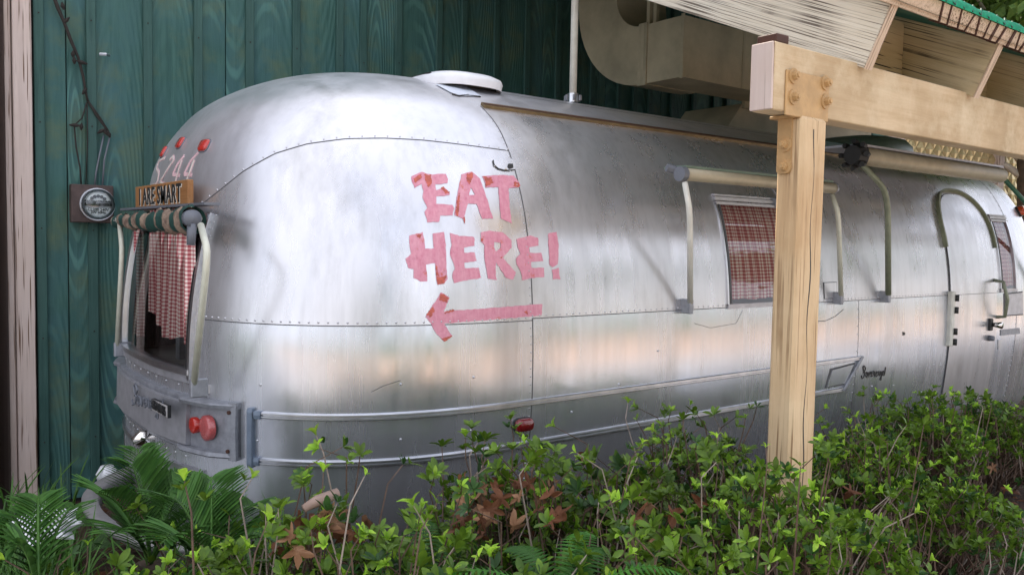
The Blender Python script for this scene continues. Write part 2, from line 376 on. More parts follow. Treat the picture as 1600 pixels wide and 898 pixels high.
def patch(name, us, zs, fn, mat, cuts=(), holes=(), smooth=True, parent=None):
    """grid surface; cuts = planes (co, no); holes = functions telling if a face centre is removed"""
    bm = bmesh.new(); off = parent_loc(parent or trailer)
    g = [[bm.verts.new(Vector(fn(u, z)-off)) for u in us] for z in zs]
    for i in range(len(zs)-1):
        for j in range(len(us)-1):
            try: bm.faces.new((g[i][j], g[i][j+1], g[i+1][j+1], g[i+1][j]))
            except ValueError: pass
    bmesh.ops.remove_doubles(bm, verts=bm.verts, dist=1e-5)
    for co, no in cuts: bmesh.ops.bisect_plane(bm, geom=bm.verts[:]+bm.edges[:]+bm.faces[:], plane_co=Vector(co)-Vector(off), plane_no=no)
    for h in holes:
        dl = [f for f in bm.faces if h(np.array(f.calc_center_median())+off)]
        bmesh.ops.delete(bm, geom=dl, context='FACES')
    bmesh.ops.recalc_face_normals(bm, faces=bm.faces)
    f0 = max(bm.faces, key=lambda f: f.calc_area()); c0 = np.array(f0.calc_center_median())+off
    if np.dot(np.array(f0.normal), normal(c0)) < 0: bmesh.ops.reverse_faces(bm, faces=bm.faces)
    me = bpy.data.meshes.new(name); bm.to_mesh(me); bm.free(); me.materials.append(mat)
    if smooth: me.polygons.foreach_set('use_smooth', [True]*len(me.polygons))
    return link(bpy.data.objects.new(name, me), parent or trailer)
zl = [z for z in np.linspace(.30, 1.27, 20)]
ZR = 2.197                                     # height of the roof rail
zu = [z for z in KZ if 1.27 < z < ZR]; zu = [1.27]+zu+[ZR]
zt = [ZR]+[z for z in KZ if z > ZR]
def zdn(zz): return sorted(set([round(float(z), 5) for z in zz]))
zu, zt = zdn(zu), zdn(zt)
# window outlines, measured: side window slanting frame follows the hull, so only X and z matter
W1 = ((hit(1124, 320)[0]+hit(1138, 475)[0])/2, 4.22, hit(1128, 478)[2], hit(1118, 318)[2])
W2 = (hit(1561, 400)[0], min(hit(1596, 400)[0], XF-.03), hit(1578, 452)[2], hit(1576, 347)[2])
WR = (YC-.545, YC+.545, 1.035, 1.66)
def inrect(ax, r):
    return lambda c: r[0] < c[ax] < r[1] and r[2] < c[2] < r[3]
def rcuts(ax, r):
    no = [0,0,0]; no[ax] = 1; a = [0,0,0]; a[ax] = r[0]; b = [0,0,0]; b[ax] = r[1]
    return [(a, no), (b, no), ((0,0,r[2]), (0,0,1)), ((0,0,r[3]), (0,0,1))]
near = lambda x, z: np.array([x, YC-wz(z), z]); far = lambda x, z: np.array([x, YC+wz(z), z])
xs_ = np.linspace(XS, XF, 30)
# the near side is skinned in sheets: below and above the belt seam, split at two vertical laps
for a, b in ((XS, 3.33), (3.33, 4.75), (4.75, XF)):
    xx = np.linspace(a, b, 12)
    hl = [inrect(0, W1), inrect(0, W2)] if True else []
    patch('side_panel', xx, zu, near, M_AL, cuts=[c for w in (W1, W2) for c in rcuts(0, w)], holes=hl)
    patch('side_panel', xx, zl, near, M_AL2, cuts=[((0,0,W2[2]), (0,0,1)), ((W2[0],0,0), (1,0,0)), ((W2[1],0,0), (1,0,0))], holes=[inrect(0, W2)])
patch('far_side_panel', np.linspace(XS, XF, 14), zl+zu[1:], far, M_AL2)
# roof: near strip, far strip
patch('roof_panel', np.linspace(XS, XF, 14), zt, near, M_ROOF); patch('roof_panel', np.linspace(XS, XF, 14), zt, far, M_ROOF)
# end caps
phs = lambda a, b, n: np.linspace(a, b, n)
SEAMPX = [(316,319),(345,296),(380,268),(430,240),(480,225),(540,217),(600,216),(660,219),(730,227),(799,236)]
sm_ = [hit(*p) for p in SEAMPX]
smph = [phy(min(p[1], YC), p[2]) if p[0] < XS else 0 for p in sm_]; smz = [p[2] for p in sm_]
o_ = np.argsort(smph); smph = np.array(smph)[o_]; smz = np.array(smz)[o_]
def zseam(ph): ph = ph if ph <= PI/2 else PI-ph; return float(np.interp(ph, smph, smz))
PHM = float(smph[-1])
def capcut(f, z0f, z1f, frm, to, n, m, mat, name, front=False, **k):
    return patch(name, phs(frm, to, n), np.linspace(0, 1, m), lambda u, t: capP(u, z0f(u)+(z1f(u)-z0f(u))*t, front=front), mat, **k)
rc = rcuts(1, WR); rh = [lambda c: WR[0] < c[1] < WR[1] and WR[2] < c[2] < WR[3] and c[0] < 1.5]
for (a, b, n) in ((0, PHM, 34), (PHM, PI-PHM, 40), (PI-PHM, PI, 30)):
    capcut(0, lambda u: .30, lambda u: 1.262, a, b, n, 16, M_AL2, 'end_cap_lower_panel', cuts=rc, holes=rh)
    capcut(0, lambda u: 1.262, lambda u: zseam(u), a, b, n, 20, M_AL, 'end_cap_side_panel', cuts=rc, holes=rh)
patch('end_cap_roof_panel', phs(0, PI, 90), np.linspace(0, 1, 40), lambda u, t: capP(u, float(np.interp(np.interp(zseam(u), KZ, np.arange(len(KZ)))+(len(KZ)-1-np.interp(zseam(u), KZ, np.arange(len(KZ))))*t, np.arange(len(KZ)), KZ))), M_ROOF)
for a, b in ((0, PI/2), (PI/2, PI)):
    patch('front_cap_panel', phs(a, b, 30), zdn(list(KZ)), lambda u, z: capP(u, z, front=True), M_AL)
# seams (thin dark laps) and rivets
def ribbon(mb, pts, width, h, mi=0, vertical_hint=None):
    pts = [np.array(p) for p in pts]; n = len(pts); vs = []
    for i, p in enumerate(pts):
        t = pts[min(i+1, n-1)]-pts[max(i-1, 0)]; t /= np.linalg.norm(t); nn = normal(p); b = np.cross(nn, t); b /= np.linalg.norm(b)
        vs += [p-b*width/2-nn*.002, p-b*width/2+nn*h, p+b*width/2+nn*h, p+b*width/2-nn*.002]
    fs = [(4*i+k, 4*i+k+1, 4*i+k+5, 4*i+k+4) for i in range(n-1) for k in range(3)]+[(0,1,2,3), (4*n-4, 4*n-3, 4*n-2, 4*n-1)]
    mb.add(vs, fs, mi)
def rivet(mb, p, r=.0035, h=.0025):
    r *= 1.35; h *= 1.5
    nn = normal(p); t = np.cross(nn, [0,0,1.]); t = t/(np.linalg.norm(t)+1e-9) if np.linalg.norm(t) > .05 else np.array([1.,0,0]); b = np.cross(nn, t)
    ring = [p+r*(math.cos(a)*t+math.sin(a)*b)-nn*.001 for a in np.arange(6)*PI/3]; r2 = [p+.6*r*(math.cos(a)*t+math.sin(a)*b)+nn*h*.8 for a in np.arange(6)*PI/3]
    mb.add(ring+r2+[p+nn*h], [(i, (i+1)%6, 6+(i+1)%6, 6+i) for i in range(6)]+[(6+i, 6+(i+1)%6, 12) for i in range(6)])
def resample(pts, step):
    pts = np.array(pts); d = np.r_[0, np.cumsum(np.linalg.norm(np.diff(pts, axis=0), axis=1))]; n = max(2, int(d[-1]/step)+1); s = np.linspace(0, d[-1], n)
    return [np.array([np.interp(t, d, pts[:,k]) for k in range(3)]) for t in s]
rv = MB(); sm = MB()
def seam(pts, w=.005, riv=.045, side=.013, r=.0035, both=False):
    ribbon(sm, pts, w, .0008)
    if riv:
        rp = resample(pts, riv)
        for i, p in enumerate(rp):
            t = rp[min(i+1, len(rp)-1)]-rp[max(i-1, 0)]; t /= np.linalg.norm(t); b = np.cross(normal(p), t)
            for s_ in ((1, -1) if both else (1,)): 
                q = p+b*side*s_; rivet(rv, q, r)
belt_cap = [capP(u, 1.262) for u in np.linspace(phy(WR[0]-.04, 1.262), 0, 50)]
seam(belt_cap, .004, .036, .012, .0038); seam([near(x, 1.27) for x in np.linspace(XS, XF, 60)], .004, .038, .012, .0036)
seam([capP(u, zseam(u)) for u in np.linspace(PHM, .0, 60)], .0045, .05, .011, .0032)
vseam = [near(XS, z) for z in zdn(list(np.linspace(.45, 1.26, 24))+list(zu))]
seam(vseam, .005, .034, .011, .0032, both=False)
for xv in (4.75,):
    seam([near(xv, z) for z in zdn(np.linspace(.45, 1.27, 24))], .003, .05, .012, .003)
seam([near(XF, z) for z in zdn(list(np.linspace(.45, 1.26, 24))+list(zu))], .005, .04, .012, .0035)
seam([near(x, 2.33) for x in np.linspace(XS, XF, 10)], .004, 0)
for (x, z) in [(1.36,.98),(1.66,.99),(1.98,1.01)]: pass
for px, py in [(407,601),(626,600),(740,589),(626,686),(736,672),(402,688),(1010,600),(967,600),(893,643),(1028,548),(1396,602),(1362,603),(1440,612),(1452,575),(1470,570)]:
    h_ = hit(px, py)
    if h_ is not None: rivet(rv, h_, .0045, .004)
for k in range(13):                                   # rivet rows under the rear window
    for yy, zz in ((WR[0]+.04+k*.084, .70), ): rivet(rv, capP(phy(yy, zz), zz), .004)
for k in range(24): rivet(rv, capP(phy(WR[0]-.022, 1.03+k*.028), 1.03+k*.028), .003)
for k in range(8): rivet(rv, capP(phy(WR[0]+.1+k*.12, .985), .985), .003)
for k in range(14): rivet(rv, near(6.03+k*.045, .83), .003); 
for k in range(7): rivet(rv, near(5.25+k*.10, .80+.0*k), .003)
rv.build('rivets', M_RIVET, trailer, True, stuff=True); sm.build('seam_lines', M_SEAM, trailer, stuff=True)

# generic decal: polygons given in photograph pixels, laid on the hull
def decal(name, polys, mat, off=.0016, step=7, parent=trailer, org=(0,0), sc_=1, jit=0, hitf=hit):
    pv, pe, pls = [], [], []
    for pl in polys:
        pl = [(org[0]+x/sc_, org[1]+y/sc_) for x, y in pl]; out = []
        for i, a in enumerate(pl):
            b = pl[(i+1) % len(pl)]; n = max(1, int(math.dist(a, b)/(step*.55)))
            for k in range(n):
                t = k/n; out.append((a[0]+(b[0]-a[0])*t+random.uniform(-jit, jit), a[1]+(b[1]-a[1])*t+random.uniform(-jit, jit)))
        pls.append(out); b0 = len(pv); pv += out; pe += [(b0+i, b0+(i+1) % len(out)) for i in range(len(out))]
    def inside(x, y):
        c = False
        for pl in pls:
            for i in range(len(pl)):
                (x0, y0), (x1, y1) = pl[i-1], pl[i]
                if (y0 > y) != (y1 > y) and x < (x1-x0)*(y-y0)/(y1-y0)+x0: c = not c
        return c
    xs = [p[0] for p in pv]; ys = [p[1] for p in pv]
    for x in np.arange(min(xs), max(xs), step):
        for y in np.arange(min(ys), max(ys), step):
            if inside(x, y): pv.append((float(x), float(y)))
    v2, _, fc, *_r = geometry.delaunay_2d_cdt([Vector(p) for p in pv], pe, [], 0, 1e-4)
    tri = [f for f in fc if inside(sum(v2[i][0] for i in f)/3, sum(v2[i][1] for i in f)/3)]
    use = sorted({i for f in tri for i in f}); ix = {u: i for i, u in enumerate(use)}
    mb = MB(); P3 = []
    for u in use:
        h_ = hitf(v2[u][0], v2[u][1], off); P3.append(h_ if h_ is not None else np.array([0,0,-5.]))
    mb.add(P3, [tuple(ix[i] for i in f) for f in tri])
    o = mb.build(name, mat, parent, True)
    me = o.data; f0 = max(me.polygons, key=lambda f: f.area)
    c0 = np.array(f0.center)+parent_loc(parent)
    if np.dot(np.array(f0.normal), normal(c0)) < 0: me.flip_normals()
    return o
S6 = dict(org=(600,240), sc_=2.806)
LET = {
 'letter_e': [[(120,100),(165,80),(200,92),(272,90),(280,112),(278,130),(225,136),(228,162),(262,147),(290,175),(285,183),(228,190),(230,220),(300,225),(307,240),(300,272),(245,272),(243,300),(190,300),(178,255),(190,238),(168,190),(172,165),(165,135),(135,150),(122,125)]],
 'letter_a': [[(340,90),(385,78),(420,110),(448,190),(478,285),(430,287),(405,222),(368,218),(352,275),(355,312),(345,285),(308,272),(315,215),(330,130)],[(381,148),(371,182),(398,182)]],
 'letter_t': [[(430,98),(500,95),(570,98),(598,140),(592,148),(545,152),(550,240),(560,305),(512,288),(505,200),(500,148),(445,148),(440,120)]],
 'letter_h': [[(110,360),(168,345),(178,380),(180,418),(218,415),(212,350),(262,345),(270,400),(272,470),(278,550),(262,570),(232,575),(228,530),(222,480),(185,485),(190,560),(160,560),(130,545),(128,505),(105,500),(93,460),(118,440),(112,400)]],
 'letter_e.001': [[(288,348),(330,360),(395,365),(397,405),(350,412),(352,435),(395,432),(405,470),(352,478),(355,503),(415,500),(425,545),(360,555),(305,568),(298,530),(310,505),(300,470),(288,440),(296,400)]],
 'letter_r': [[(422,345),(460,338),(520,345),(558,380),(560,410),(545,430),(520,455),(550,490),(578,520),(565,552),(535,545),(500,490),(490,475),(488,530),(495,553),(455,548),(440,470),(440,400),(425,385)],[(484,388),(510,392),(512,412),(490,430),(482,410)]],
 'letter_e.002': [[(580,375),(640,360),(675,370),(678,405),(635,410),(638,435),(690,435),(698,470),(645,475),(645,500),(700,500),(703,540),(645,545),(605,555),(600,520),(580,485),(578,460),(598,440),(585,410)]],
 'exclamation_mark': [[(718,350),(755,343),(765,400),(762,485),(740,498),(725,490),(722,420)],[(735,510),(765,500),(772,550),(740,550)]],
 'painted_arrow': [[(190,700),(250,608),(287,630),(262,690),(420,680),(695,658),(690,710),(500,725),(300,742),(262,745),(300,800),(265,825),(230,790),(205,745),(183,715)]],
}
for k, pl in LET.items(): decal(k.split('.')[0], pl, M_PINK, jit=.55, **S6)
RUSTP = [[(175,90),(205,95),(212,130),(195,150),(182,120)],[(128,110),(160,92),(168,104),(136,128)],[(248,152),(262,148),(288,174),(270,178)],[(362,92),(384,84),(392,100),(372,138),(360,120)],[(434,102),(470,106),(480,132),(446,146)],[(312,262),(322,200),(330,170),(328,240),(322,272)],
  [(572,122),(598,140),(590,147),(566,142)],[(230,540),(274,536),(262,568),(236,574)],[(226,490),(232,500),(240,540),(230,530)],[(424,372),(436,360),(434,388),(424,384)],[(140,356),(166,350),(160,372),(144,368)],[(248,614),(284,630),(276,652),(240,640)],[(188,704),(215,670),(222,690),(204,716)],[(270,690),(312,682),(300,694),(262,700)],[(345,282),(354,280),(355,310)],[(250,812),(290,796),(298,800),(266,824)],[(505,455),(516,452),(512,462)],[(612,695),(628,688),(626,704)]]
for pl in RUSTP: decal('paint_chip', [pl], M_RUST, off=.0026, step=3, jit=1.3, **S6)

# stroke decal: lines drawn on the hull
def strokes(name, lines, width, mat, parent=trailer, org=(0,0), sc_=1, off=.0016, hitf=hit, raise_=0):
    mb = MB()
    for ln in lines:
        ln = [(org[0]+x/sc_, org[1]+y/sc_) for x, y in ln]; pts = [hitf(x, y) for x, y in ln]
        pts = [p for p in pts if p is not None]
        if len(pts) > 1: pts = resample(pts, .012); ribbon(mb, pts, width, off)
    return mb.build(name, mat, parent)
N2 = dict(org=(100,180), sc_=3.74)
DIG = [[[(590,250),(556,268),(542,310),(556,335),(546,395),(512,425)]], [[(620,262),(638,238),(642,262),(600,325),(562,392),(600,408)]], [[(702,238),(662,290),(636,345),(676,352)],[(690,262),(668,330),(646,415)]], [[(788,215),(740,270),(702,345),(748,350)],[(762,262),(738,330),(708,412)]]]
for d in DIG: strokes('painted_digit', d, .017, M_FPINK, **N2)
for d in DIG: strokes('painted_digit_core', [d[-1]], .007, M_WPAINT, off=.0028, **N2)

# red marker lamps on the cap
def lamp(px, py, w, h, mat, name='marker_lamp', d=.022, rot=0, parent=trailer, bez=None, n=12, up=(0,0,1)):
    p = hit(px, py); nn = normal(p); t = np.cross(up, nn); t /= np.linalg.norm(t); b = np.cross(nn, t)
    if rot: t, b = t*math.cos(rot)+b*math.sin(rot), b*math.cos(rot)-t*math.sin(rot)
    def rings(w, h, lv):
        vs = []
        for (k, e) in lv:
            for i in range(n*2):
                a = PI*i/n+.001; c, s_ = math.cos(a), math.sin(a); ex = .55
                vs.append(p+t*w*k*math.copysign(abs(c)**ex, c)+b*h*k*math.copysign(abs(s_)**ex, s_)+nn*e)
        return vs, [(j*2*n+i, j*2*n+(i+1)%(2*n), (j+1)*2*n+(i+1)%(2*n), (j+1)*2*n+i) for j in range(len(lv)-1) for i in range(2*n)]+[tuple((len(lv)-1)*2*n+i for i in range(2*n))]
    mb = MB(); mb.add(*rings(w, h, [(1, -.01), (1, d*.6), (.85, d), ])); o = mb.build(name, mat, parent, True)
    if bez: m2 = MB(); m2.add(*rings(w*1.08, h*1.14, [(1, -.012), (1, d*.25), (.9, d*.3)])); m2.build('lamp_base', bez, o)
    return o
for px, py in ((320,228),(283,224),(257,238)): lamp(px, py, .034, .028, M_RED, d=.013, bez=M_KNUCK)
lamp(816, 662, .046, .027, M_DRED, 'side_marker_lamp', .03, bez=M_BLACK)
lamp(1591, 331, .055, .04, M_ORANGE, 'front_marker_lamp', .05, bez=M_BLACK)

# sealant patches on the cap: porthole plate, roof patch
decal('patch_plate', [[(770,252),(780,247),(796,247),(805,254),(806,264),(796,268),(780,265),(771,260)]], M_AL, .004, 5)
decal('patch_hole', [[(793,257),(800,257),(801,263),(795,265),(792,262)]], M_BLACK, .0065, 4)
strokes('patch_sealant', [[(770,251),(771,258),(777,264),(788,267),(803,266)]], .0028, M_BLACK, off=.006)
decal('sealant_patch', [[(680,133),(728,136),(752,152),(720,151),(704,146)]], M_SEAL, .004, 6)
strokes('sealant_crack', [[(706,148),(716,151),(728,150),(750,152)]], .008, M_BLACK, off=.0055)
# roof rail
mb = MB(); ribbon(mb, [near(x, ZR) for x in np.linspace(XS+.01, XF, 40)], .032, .014); mb.build('roof_rail', M_BRASS, trailer)
mb = MB(); ribbon(mb, [near(x, ZR-.001) for x in np.linspace(XS+.012, XF-.002, 40)], .010, .017); mb.build('roof_rail_slot', M_LASH, trailer)

# rub rail loop (three grooved bars, corner castings)
def bodypath(z, x1, ph1, off=0):
    pts = [near(x, z)+np.array([0,-off,0]) for x in np.linspace(x1, XS, 30)]+[capP(u, z, off) for u in np.linspace(0, ph1, 40)[1:]]
    return pts
def sweep(mb, pts, prof, mi=0, ends=True):
    """prof: (outward, up) pairs"""
    n = len(pts); m = len(prof); vs = []
    for i, p in enumerate(pts):
        nn = normal(p); nn = np.array([nn[0], nn[1], 0]); nn /= np.linalg.norm(nn)
        for a, b in prof: vs.append(p+nn*a+np.array([0,0,b]))
    fs = [(i*m+k, i*m+(k+1)%m, (i+1)*m+(k+1)%m, (i+1)*m+k) for i in range(n-1) for k in range(m)]
    if ends: fs += [tuple(range(m)), tuple((n-1)*m+k for k in range(m))[::-1]]
    mb.add(vs, fs, mi)
PHB = phy(hit(394, 680)[1], .82)
RAIL = [(-.004,-.013),(.006,-.013),(.012,-.009),(.012,-.004),(.007,-.002),(.007,.002),(.013,.004),(.013,.009),(.006,.013),(-.004,.013)]
XR1, XR2 = 4.80, 4.63
for z, x1 in ((.917, XR1), (.737, XR2)):
    mb = MB(); sweep(mb, bodypath(z, x1, PHB), RAIL); mb.build('rub_rail', M_TRIM, trailer)
mb = MB(); sweep(mb, [capP(u, .827) for u in np.linspace(PHB-.012, PHB+.012, 3)], [(-.004,-.115),(.018,-.115),(.022,-.1),(.022,.1),(.018,.115),(-.004,.115)]); mb.build('rail_corner', M_BLUEG, trailer, bevel=.003)
for z in (.917, .737):
    mb = MB(); sweep(mb, [capP(u, z) for u in np.linspace(PHB-.04, PHB-.0125, 4)], [(-.004,-.015),(.016,-.015),(.018,0),(.016,.015),(-.004,.015)]); mb.build('rail_corner', M_BLUEG, trailer)
mb = MB(); a, b = near(XR1+.005, .925), near(XR2, .73)
mb.prism([a+[0,.004,0], a+[-.03,.004,0], b+[-.03,.004,0], b+[0.0,.004,0]], (0,-.022,0)); mb.build('rail_end', M_ZAMAK, trailer, bevel=.003)
# hatch in the rail loop and small side hatch
def quadbox(name, pxs, d0, mat, parent=trailer, Y=None):
    mb = MB(); pts = [hit(*p) for p in pxs]; mb.prism([p+[0,.003,0] for p in pts], (0,-d0-.003,0)); return mb.build(name, mat, parent)
quadbox('access_hatch', [(1297,576),(1336,566),(1322,600),(1288,606)], .003, M_SEAM); quadbox('hatch_door', [(1299,578),(1333,569),(1320,598),(1291,604)], .006, M_AL2)
quadbox('utility_flap', [(1286,441),(1307,440),(1307.5,466),(1287,467)], .002, M_SEAM); quadbox('utility_flap_door', [(1287,442),(1306,441),(1306.5,465),(1288,466)], .0045, M_AL)
# script badge: handwriting reading Sovereign
def script(px0, py0, w, h, sl):
    # letter strokes in a unit cell row
    T = [[(.10,.05),(.06,-.05),(.02,.05),(.05,.35),(.10,.5),(.06,.85),(-.02,.95),(-.04,.7)], [(.10,.05),(.14,.2),(.10,.35),(.04,.5)]]
    cur = []; x = .14
    for ch in 'overeign':
        if ch == 'o': s_ = [(0,.6),(.03,.45),(.07,.5),(.07,.8),(.03,.9),(0,.7),(.05,.48),(.10,.5)]
        elif ch == 'v': s_ = [(0,.48),(.03,.85),(.08,.45),(.10,.5)]
        elif ch == 'e': s_ = [(0,.7),(.07,.6),(.05,.43),(.01,.6),(.03,.88),(.10,.75)]
        elif ch == 'r': s_ = [(0,.8),(.02,.42),(.07,.5),(.06,.85),(.10,.78)]
        elif ch == 'i': s_ = [(0,.75),(.03,.45),(.03,.85),(.06,.8)]
        elif ch == 'g': s_ = [(.07,.5),(.01,.5),(.01,.8),(.06,.75),(.07,.5),(.05,1.2),(-.01,1.15),(.10,.75)]
        else: s_ = [(0,.5),(.01,.88),(.02,.55),(.07,.48),(.07,.88),(.11,.6),(.14,.2)]
        for a in s_: cur.append((x+a[0], a[1]))
        x += .105 if ch != 'i' else .07
    T.append(cur)
    return [[(px0+p[0]*w, py0+p[1]*h+p[0]*sl) for p in t] for t in T]
strokes('script_badge', script(1347, 572, 37, 20, -3), .006, M_BLACK, off=.005)
strokes('badge_backing', script(1347.7, 572.5, 37, 20, -3), .013, M_AL, off=.002)  # wider skin-metal ribbon backing the script strokes
# scratches and stains on the skin
def fixf(px, py, off=0): return hit(px, py, off)
strokes('scratch_mark', [[(1274,502),(1290,501),(1305,494),(1318,483)]], .004, M_SEAM, off=.0008)
strokes('scratch_mark', [[(1085,505),(1110,512),(1150,505),(1160,485)]], .002, M_SEAM, off=.0008)
strokes('scratch_mark', [[(580,612),(600,602),(626,594)]], .002, M_SEAM, off=.0006)
decal('skin_hole', [[(1410,518),(1414,519),(1414,523),(1410,524)]], M_BLACK, .001, 2)

# ---- windows
def curtain(name, o, uax, ulen, zlo, zhi, cells, mat, parent, amp=.014, waves=7, hem=None, gather=0, skew=0):
    """hanging cloth with folds; o = origin, uax = unit direction, depth along normal"""
    uax = np.array(uax, float); nn = np.cross(uax, [0,0,1.]); nu, nv = 60, 26; vs, uv = [], []
    for j in range(nv+1):
        t = j/nv
        for i in range(nu+1):
            s_ = i/nu; ph = 2*PI*waves*s_+.8*math.sin(5*s_+t*2)
            ww = ulen*(1-gather*(1-abs(2*t-1)))
            zz = zlo+(zhi-zlo)*t
            if hem: zz = (zlo+hem(s_))+(zhi-zlo-hem(s_))*t
            p = np.array(o)+uax*(s_*ww+skew*t)+nn*(amp*math.sin(ph)*(1-.5*t)+.5*amp*math.sin(ph*2.3+1))+np.array([0,0,zz])
            p = p if not callable(getattr(curtain, 'f', None)) else curtain.f(p)
            vs.append(p); uv.append((s_*ulen/cells, zz/cells))
    fs = [(j*(nu+1)+i, j*(nu+1)+i+1, (j+1)*(nu+1)+i+1, (j+1)*(nu+1)+i) for j in range(nv) for i in range(nu)]
    mb = MB(); mb.add(vs, fs); ob = mb.build(name, mat, parent, True)
    me = ob.data; ul = me.uv_layers.new(name='UVMap')
    for lp in me.loops: ul.data[lp.index].uv = uv[lp.vertex_index]
    return ob
# side window 1 and 2: glass on the hull, frame strips, cloth inside
def sidewin(r, ncell):
    x0, x1, z0, z1 = r; zz = np.linspace(z0, z1, 12)
    def fr(pts, prof, nm='window_frame'):
        mb = MB(); n = len(pts); m = len(prof); vs = []
        for p in pts:
            nn = normal(p); u = np.array([1.,0,0])
            for a, b in prof: vs.append(p+nn*a+u*b)
        mb.add(vs, [(i*m+k, i*m+(k+1)%m, (i+1)*m+(k+1)%m, (i+1)*m+k) for i in range(n-1) for k in range(m)]+[tuple(range(m)), tuple((n-1)*m+k for k in range(m))[::-1]]); return mb
    win = fr([near(x0, z) for z in zz], [(-.02,-.007),(.010,-.007),(.010,.007),(-.02,.007)]).build('window', M_SEAM, trailer)
    fr([near(x0-.012, z) for z in zz], [(-.01,-.012),(.008,-.012),(.008,.0),(-.01,.0)]).build('frame_bar', M_TRIM, win)
    fr([near(x1, z) for z in zz], [(-.02,-.012),(.014,-.012),(.014,.012),(-.02,.012)]).build('frame_bar', M_TRIM, win)
    for z, h, d, mt in ((z0-.004, .024, .010, M_ZAMAKL), (z1+.004, .014, .015, M_ZAMAKL), (z1+.028, .018, .014, M_ZAMAKL), (z1+.046, .010, .016, M_ZAMAKL)):
        p = near(0, z); mb = MB(); mb.box(x0-.024, x1+.024, p[1]-d, p[1]+.02, z-h/2, z+h/2); mb.build('frame_bar', mt, win)
    patch('pane', np.linspace(x0, x1, 6), zz, lambda x, z: near(x, z)+normal(near(x, z))*.004, M_GLASS, parent=win)
    curtain.f = lambda p: np.array([p[0], p[1]+YC-wz(p[2])+.030, p[2]])
    curtain('curtain', (x0+.0, 0, 0), (1,0,0), x1-x0, z0+.022, z1+.02, ncell, M_GING, win, .014, 9, hem=lambda s_: .008*abs(math.sin(9*s_)))
    curtain.f = None
    p = near(0, z0+.05); mb = MB(); mb.box(x0, x1, p[1]+.03, p[1]+.25, z0-.03, z0+.0); mb.build('inner_ledge', M_BROWNIN, win)
    mb = MB(); mb.box(x0-.2, x1+.2, p[1]+.28, p[1]+.29, z0-.3, min(z1+.1, 2.0)); mb.build('inner_lining', M_DARKIN, win)
    return win
w1 = sidewin(W1, .018)
mb = MB(); p = near(3.98, W1[3]+.03); mb.box(3.99, 4.03, p[1]-.035, p[1]+.01, W1[3]+.0, W1[3]+.05); mb.tube([p+[-.05,-.03,.09], p+[.03,-.035,.02]], .006, 6); mb.build('window_latch', M_ZAMAK, w1, bevel=.002)
sidewin(W2, .030)
# panel under the front window
quadbox('lower_vent_panel', [(1568,458),(1597,455),(1598,492),(1568,494)], .004, M_SEAM); quadbox('vent_cover', [(1570,460),(1596,457),(1597,490),(1570,492)], .008, M_ZAMAKL)
quadbox('name_plate', [(1563,515),(1592,512),(1593,521),(1563,524)], .005, M_ZAMAK)
quadbox('name_plate', [(1559,530),(1564,529),(1564,545),(1559,546)], .004, M_TRIM)
# rear window
rw0, rw1, rz0, rz1 = WR
def rearpt(y, z, off=0): return capP(phy(y, z), z, off)
mb = MB()
def frstrip(mb, pts, prof, uf):
    n = len(pts); m = len(prof); vs = []
    for p in pts:
        nn = normal(p)
        for a, b in prof: vs.append(p+nn*a+uf*b)
    mb.add(vs, [(i*m+k, i*m+(k+1)%m, (i+1)*m+(k+1)%m, (i+1)*m+k) for i in range(n-1) for k in range(m)]+[tuple(range(m)), tuple((n-1)*m+k for k in range(m))[::-1]])
frstrip(mb, [rearpt(rw0+.006, z) for z in np.linspace(rz0-.02, rz1+.02, 12)], [(-.03,-.018),(.016,-.018),(.016,.012),(-.03,.012)], np.array([0,1.,0]))
rwin = mb.build('rear_window', M_TRIM, trailer)
mb = MB(); frstrip(mb, [rearpt(rw0+.026, z) for z in np.linspace(rz0, rz1, 12)], [(-.03,-.006),(.012,-.006),(.012,.006),(-.03,.006)], np.array([0,1.,0])); mb.build('window_gasket', M_BLACK, rwin)
mb = MB(); frstrip(mb, [rearpt(rw1-.006, z) for z in np.linspace(rz0-.02, rz1+.02, 12)], [(-.03,-.02),(.02,-.02),(.02,.02),(-.03,.02)], np.array([0,1.,0])); mb.build('frame_bar', M_TRIM, rwin)
for z, h, d, mt in ((rz0+.01, .022, .022, M_TRIM), (rz0-.018, .03, .012, M_ZAMAKL), (rz1, .04, .02, M_TRIM)):
    mb = MB(); sweep(mb, [rearpt(y, z) for y in np.linspace(rw0, rw1, 20)], [(-.03,-h/2),(d,-h/2),(d,h/2),(-.03,h/2)]); mb.build('frame_bar', mt, rwin)
patch('pane', np.linspace(rw0, rw1, 14), np.linspace(rz0, rz1, 12), lambda y, z: rearpt(y, z, -.004), M_GLASS, parent=rwin)
curtain.f = None
curtain('curtain', (rz(1.3)+.05, rw0+.015, 0), (0,1,0), .62, rz0+.085, rz1+.04, .0165, M_GING, rwin, .014, 6, hem=lambda s_: .09*s_+.03*math.sin(8*s_), skew=0)
curtain('curtain', (rz(1.3)+.09, rw1-.12, 0), (0,1,0), .10, rz0+.05, rz1+.04, .0165, M_GING, rwin, .015, 3)
mb = MB(); mb.box(rz(1.0)+.06, 1.45, YC-.66, YC+.66, rz0-.06, rz0-.03); mb.build('inner_counter', M_SHELF, rwin)
mb = MB(); mb.box(1.46, 1.50, YC-.85, YC+.85, .6, rz0+.16); mb.build('bench_back', M_BROWNIN, rwin, bevel=.008)
mb = MB(); mb.box(2.1, 2.14, YC-.95, YC+.95, .5, 1.95); mb.build('inner_bulkhead', M_DARKIN, rwin)
mb = MB(); mb.box(1.15, 1.18, YC+.1, YC+.16, rz0-.03, rz1+.1); mb.build('inner_pillar', M_ZAMAK, rwin)
